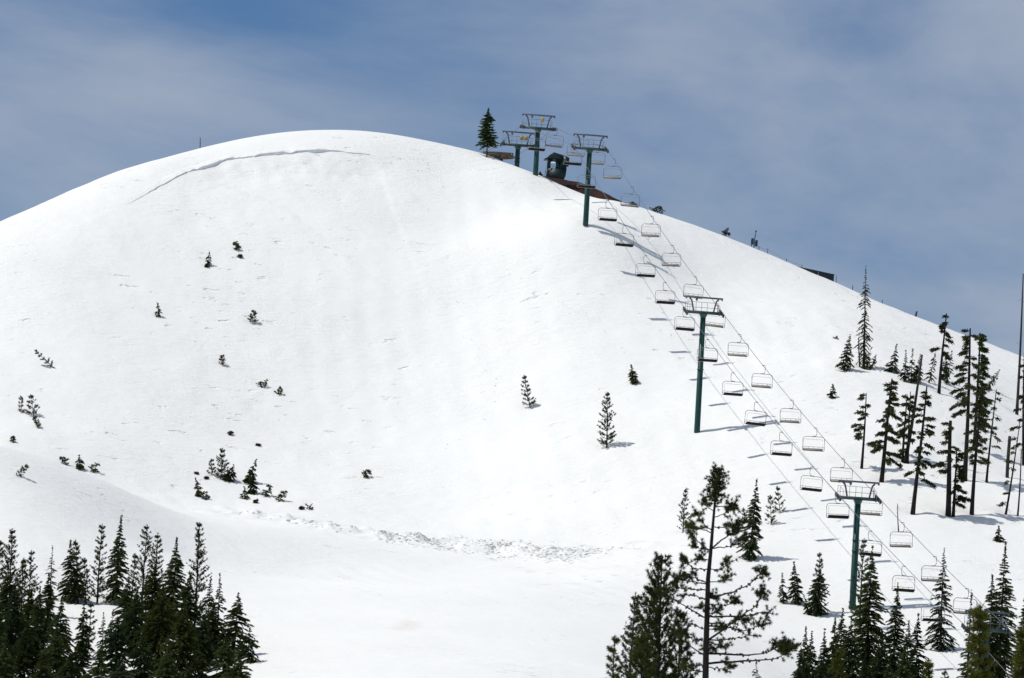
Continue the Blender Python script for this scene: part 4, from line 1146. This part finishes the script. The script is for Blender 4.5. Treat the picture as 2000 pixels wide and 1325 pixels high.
# ------------------------------------------------------------------ big foreground pine, limb by limb
def big_pine():
    Y = 250.0
    ppm = F/Y
    def zp(x, y): return (1180+x/2.977, 880+y/2.977)      # positions measured on an enlarged view of the tree
    root_p = at(1374, 1400, Y); gz = float(ground(root_p[0], Y)); foot = np.array([root_p[0], Y, gz])
    o = thing('tall_pine_tree', foot, 'big dark foreground pine with cone-studded limbs and a dense plumed top', 'pine tree')
    rnd = np.random.RandomState(5)
    tpx = [(1374, 1400), (1378, 1325), (1379, 1270), (1381, 1200), (1383, 1130), (1388, 1080), (1392, 1030), (1396, 985), (1400, 945), (1402, 925)]
    trad = [7.0, 6.6, 6.0, 5.3, 4.5, 3.7, 3.0, 2.4, 1.8, 0.8]
    P = [at(u, v, Y)-foot for u, v in tpx]
    P = [np.array([P[0][0]-0.1, 0, -0.6])]+P
    m = MB(); m.tube(P, np.array([8.0]+trad)/ppm, 10)
    m.build('trunk', 'bark', o, smooth=True)
    TP = np.array(P)
    def trunk_at(z):
        return np.array([np.interp(z, TP[:, 2], TP[:, 0]), 0, z])
    def limb(path, dens, tip, cones, rad=0.05, trad_=0.185):
        """path: local 3-D points; foliage from `tip` fraction outward"""
        L = np.linalg.norm(np.diff(path, axis=0), axis=1).sum()
        # smooth the polyline
        t0 = np.linspace(0, 1, len(path)); t1 = np.linspace(0, 1, 12)
        Q = np.stack([np.interp(t1, t0, path[:, k]) for k in range(3)], 1)
        Q[1:-1] = (Q[:-2]+2*Q[1:-1]+Q[2:])/4
        Q[1:] += rnd.normal(size=(11, 3))*0.02
        m = MB(); m.tube(Q, np.linspace(rad, 0.012, 12), 6)
        s = Tree(rnd.randint(1e6))
        # side twigs
        tips = []
        for k in range(int(L*7*dens)+3):
            t = tip+(1-tip)*rnd.rand()
            B, D = along(Q, np.array([t])); B = B[0]; D = D[0]
            d = unit(D*0.5+rnd.normal(size=3)*0.6+np.array([0, 0, 0.25])); l = 0.15+0.35*rnd.rand()
            E = B+d*l
            m.tube([B, (B+E)/2+[0, 0, -0.02], E], [0.014, 0.011, 0.006], 4, False); tips.append((E, d)); tips.append((B+d*l*0.55, d))
        tips.append((Q[-1], unit(Q[-1]-Q[-2]))); tips.append((Q[-2], unit(Q[-1]-Q[-2])))
        lo = m.build('limb', 'bark', o)
        TPs = np.array([a for a, b in tips]); TD = np.array([b for a, b in tips])
        s.tufts(TPs, TD, trad_, 40, 0.020, 0.9)
        link('needles', mesh_np('needles', np.concatenate(s.fv), [np.concatenate(s.ff)]), 'pine', lo)
        if cones:
            c = MB()
            for k in range(cones):
                B, D = along(Q, np.array([0.12+0.8*rnd.rand()])); B = B[0]+rnd.normal(size=3)*0.035
                d = unit(rnd.normal(size=3))*0.055
                c.tube([B-d, B-d*0.3, B+d*0.4, B+d], [0.02, 0.050, 0.042, 0.010], 6)
            co = c.build('cones', 'cone', lo); tag(co, kind='stuff')
    spec = [  # enlarged-view polyline, density, foliage start, cones
     ([(650,325),(710,325),(770,318)], 2.0, .45, 2), ([(650,390),(690,372),(745,345)], 1.6, .5, 2), ([(640,350),(600,330),(575,295)], 2.0, .4, 1),
     ([(635,470),(580,430),(530,365)], 1.5, .4, 3), ([(632,480),(560,455),(492,430)], 1.6, .5, 3), ([(645,445),(700,445),(765,432)], 1.7, .45, 2),
     ([(638,570),(700,510),(770,465),(828,395)], 1.9, .4, 4), ([(636,572),(720,560),(805,515)], 1.6, .5, 4), ([(612,590),(550,535),(497,478)], 1.5, .45, 3),
     ([(612,585),(565,570),(520,562)], 1.7, .35, 2), ([(606,640),(575,632),(535,628)], 2.2, .4, 1), ([(648,695),(690,690),(712,650)], 1.7, .6, 3),
     ([(640,772),(690,755),(718,738)], 1.6, .6, 3), ([(602,692),(520,690),(450,632)], 1.5, .65, 5), ([(600,770),(520,745),(440,735)], 1.6, .4, 5),
     ([(598,775),(520,770),(400,740)], 1.5, .6, 5), ([(592,812),(510,805),(420,795)], 0.3, .9, 12), ([(588,868),(530,845),(465,838)], 0.3, .9, 9),
     ([(582,972),(520,930),(440,880),(370,832)], 0.3, .9, 18), ([(620,862),(740,828),(860,772),(925,700)], 0.9, .86, 16),
     ([(612,1112),(740,1010),(880,905),(915,835)], 0.9, .84, 16), ([(612,962),(780,970),(880,945),(960,935)], 0.25, .95, 18),
     ([(620,1020),(740,1030),(820,1055),(920,1010)], 0.6, .85, 20), ([(612,1102),(720,1100),(840,1080)], 0.3, .9, 14),
     ([(612,1182),(740,1185),(860,1190),(960,1170),(1060,1125)], 1.6, .80, 18), ([(604,1242),(740,1228),(880,1225),(1000,1215),(1085,1150)], 1.6, .80, 18),
     ([(580,1045),(520,1015),(440,1012)], 0.5, .8, 12), ([(572,1200),(490,1130),(400,1060)], 1.0, .5, 9), ([(572,1252),(520,1245),(470,1250)], 1.2, .4, 6),
     ([(565,1285),(520,1280),(480,1270)], 1.2, .4, 5), ([(600,950),(640,945),(660,940)], 2.4, .2, 3), ([(600,890),(690,905),(760,878)], 1.6, .7, 5),
     ([(605,1000),(720,1010),(830,975)], 1.7, .65, 8), ([(600,1040),(640,1040),(690,1030)], 2.2, .3, 3), ([(600,1150),(650,1150),(710,1140)], 2.0, .4, 4),
     ([(600,860),(630,855),(660,860)], 2.2, .2, 2), ([(590,1130),(600,1140),(615,1150)], 2.5, .1, 2), ([(590,930),(575,925),(560,915)], 2.2, .2, 2),
     ([(600,1260),(680,1270),(740,1265)], 1.4, .5, 6), ([(585,1110),(530,1100),(480,1080)], 1.3, .4, 5),
    ]
    for pl, dn, tp_, cn in spec:
        px = [zp(*k) for k in pl]
        n = len(px)
        dep = rnd.normal()*0.35
        loc = []
        for i, (u, v) in enumerate(px):
            q_ = at(u, v, Y)-foot; q_[1] = 0.0
            loc.append(q_)
        loc = np.array(loc)
        base = trunk_at(loc[0, 2]); loc[0] = base
        Lx = np.linalg.norm(loc[-1]-loc[0])
        loc[:, 1] = np.linspace(0, 1, n)*dep*Lx
        limb(loc, dn, tp_, cn, 0.016+0.012*Lx)
    # plume
    zt = P[-1][2]; z0_ = (at(1398, 985, Y)-foot)[2]
    for k in range(16):
        f = k/15.0; z = z0_+(zt-z0_)*f; b = trunk_at(z)
        az = k*2.4; L = 0.36*(1-0.6*f)*(0.75 if f < 0.15 else 1.0)
        e = b+np.array([math.cos(az)*L, math.sin(az)*L, 0.20])
        limb(np.array([b, (b+e)/2+[0, 0, -0.03], e]), 2.6, 0.15, 0, 0.02, 0.15)
big_pine()
plant('pine', (1300,1090), None, 'dense foreground pine left of the big pine, with upright dark plumes', R=1.45, Y=256, dens=1.3, shape=0.45, rad=0.22, up_=1.15, w=0.042)
plant('pine', (1334,1196), None, 'dark pine filling the gap low behind the big pine trunk, on its left', R=1.3, Y=259, dens=1.3, shape=0.5, rad=0.22, w=0.042, up_=0.9)
plant('pine', (1262,1242), None, 'low dark pine at the lower edge between the foreground pines', R=1.4, Y=254, dens=1.4, shape=0.5, rad=0.22, w=0.042, up_=0.8)
plant('ypine', (1236,1160), None, 'greyish see-through pine left of the dense foreground pine', R=1.4, Y=300, dens=1.6, leaf='grey', rad=0.18)
plant('pine', (1268,1150), None, 'dark low foreground pine in front of the greyish one', R=1.5, Y=262, dens=1.25, shape=0.45, rad=0.22, w=0.042, up_=0.9)
plant('pine', (1206,1246), None, 'low dark pine tip, leftmost of the foreground pines', R=0.8, Y=252, dens=1.0, shape=0.5, rad=0.22, w=0.035)
plant('fir', (1478,1290), None, 'tiny thin hemlock tip at the lower edge right of the big pine', R=0.7, Y=420, dens=0.8, sparse=0.6)

# ------------------------------------------------------------------ snow rubble along the foot of the bowl and clods of old tracks
ico = np.array([[0,0,1],[.894,0,.447],[.276,.851,.447],[-.724,.526,.447],[-.724,-.526,.447],[.276,-.851,.447],[.724,.526,-.447],[-.276,.851,-.447],[-.894,0,-.447],[-.276,-.851,-.447],[.724,-.526,-.447],[0,0,-1]])
icf = np.array([[0,1,2],[0,2,3],[0,3,4],[0,4,5],[0,5,1],[1,6,2],[2,7,3],[3,8,4],[4,9,5],[5,10,1],[6,7,2],[7,8,3],[8,9,4],[9,10,5],[10,6,1],[11,7,6],[11,8,7],[11,9,8],[11,10,9],[11,6,10]])
def lumps(name, XY, size, label, cat, seed, flat=0.7):
    rr = np.random.RandomState(seed); n = len(XY)
    V = ico[None]*(1+0.22*rr.normal(size=(n, 12, 1)))*size[:, None, None]
    V = V*np.stack([1+0.4*rr.rand(n), 1+0.4*rr.rand(n), np.full(n, flat)], 1)[:, None]
    a = rr.rand(n)*6.28; c, s = np.cos(a)[:, None], np.sin(a)[:, None]
    V = np.stack([V[..., 0]*c-V[..., 1]*s, V[..., 0]*s+V[..., 1]*c, V[..., 2]], -1)
    z = ground(XY[:, 0], XY[:, 1])
    V = V+np.concatenate([XY, (z-0.08*size)[:, None]], 1)[:, None]
    Fc = (icf[None]+np.arange(n)[:, None, None]*12).reshape(-1, 3)
    return tag(link(name, mesh_np(name, V.reshape(-1, 3), [Fc], True), 'snow'), label, cat, kind='stuff')
rr = np.random.RandomState(3)
B = np.array(BERM)
cl = np.concatenate([0.12+0.8*rr.rand(60), 0.40+0.42*rr.rand(150), [0.30, 0.31, 0.32, 0.34, 0.355, 0.78, 0.785]])
ci = rr.randint(0, len(cl), 3600)
tt = np.clip(cl[ci]+rr.normal(size=3600)*0.006, 0.02, 0.98)
off = (rr.normal(size=len(cl))*(0.5+2.0*np.exp(-((cl-0.62)/0.18)**2)))[ci]
k = tt*(len(B)-1); i = np.clip(k.astype(int), 0, len(B)-2); f = (k-i)[:, None]
XY = B[i]*(1-f)+B[i+1]*f+np.stack([rr.normal(size=len(tt))*0.35, off+rr.normal(size=len(tt))*0.75-0.4], 1)
lumps('snow_rubble', XY, 0.03+0.15*rr.rand(len(tt))**3, 'band of broken snow chunks along the foot of the bowl', 'snow rubble', 11, 0.36)
tr = []
def track(pts, n, jit):
    W_ = np.array([gp(u, v)[:2] for u, v in pts]); t_ = np.linspace(0, 1, n)*(len(W_)-1)
    i_ = np.clip(t_.astype(int), 0, len(W_)-2); f_ = (t_-i_)[:, None]
    tr.append(W_[i_]*(1-f_)+W_[i_+1]*f_+rr.normal(size=(n, 2))*jit)
track([(770,330),(800,380),(850,430),(875,490),(895,550),(905,600),(915,680),(960,740),(975,790)], 60, 0.25)
track([(820,310),(855,350),(860,400)], 26, 0.3)
track([(930,480),(1010,545),(1080,590),(1150,620),(1210,655)], 60, 0.5)
track([(975,800),(900,850),(850,890)], 22, 0.3)
track([(1180,1060),(1230,990),(1290,930)], 26, 0.3)
track([(260,490),(420,468),(540,462),(600,450)], 40, 0.3)
track([(500,330),(600,320),(720,325)], 50, 1.6)
XY = np.concatenate(tr)
lumps('snow_clods', XY, 0.02+0.07*rr.rand(len(XY))**2, 'scattered small snow clods along old tracks on the slope', 'snow clods', 12, 0.5)

# ------------------------------------------------------------------ melt hollows round stems and posts
for k, c, g in TW: WELLS.append((c[0], c[1], 0.8, 0.10))
for x, y, r, dp in WELLS:
    i0, i1 = np.searchsorted(gx, (x-3*r, x+3*r)); j0, j1 = np.searchsorted(gy, (y-3*r, y+3*r))
    if i1 <= i0 or j1 <= j0: continue
    d2 = (GX[i0:i1, j0:j1]-x)**2+(GY[i0:i1, j0:j1]-y)**2
    GZ[i0:i1, j0:j1] -= dp*np.exp(-d2/(r*r))
gme.vertices.foreach_set('co', np.stack([GX, GY, GZ], -1).astype(np.float32).ravel()); gme.update()
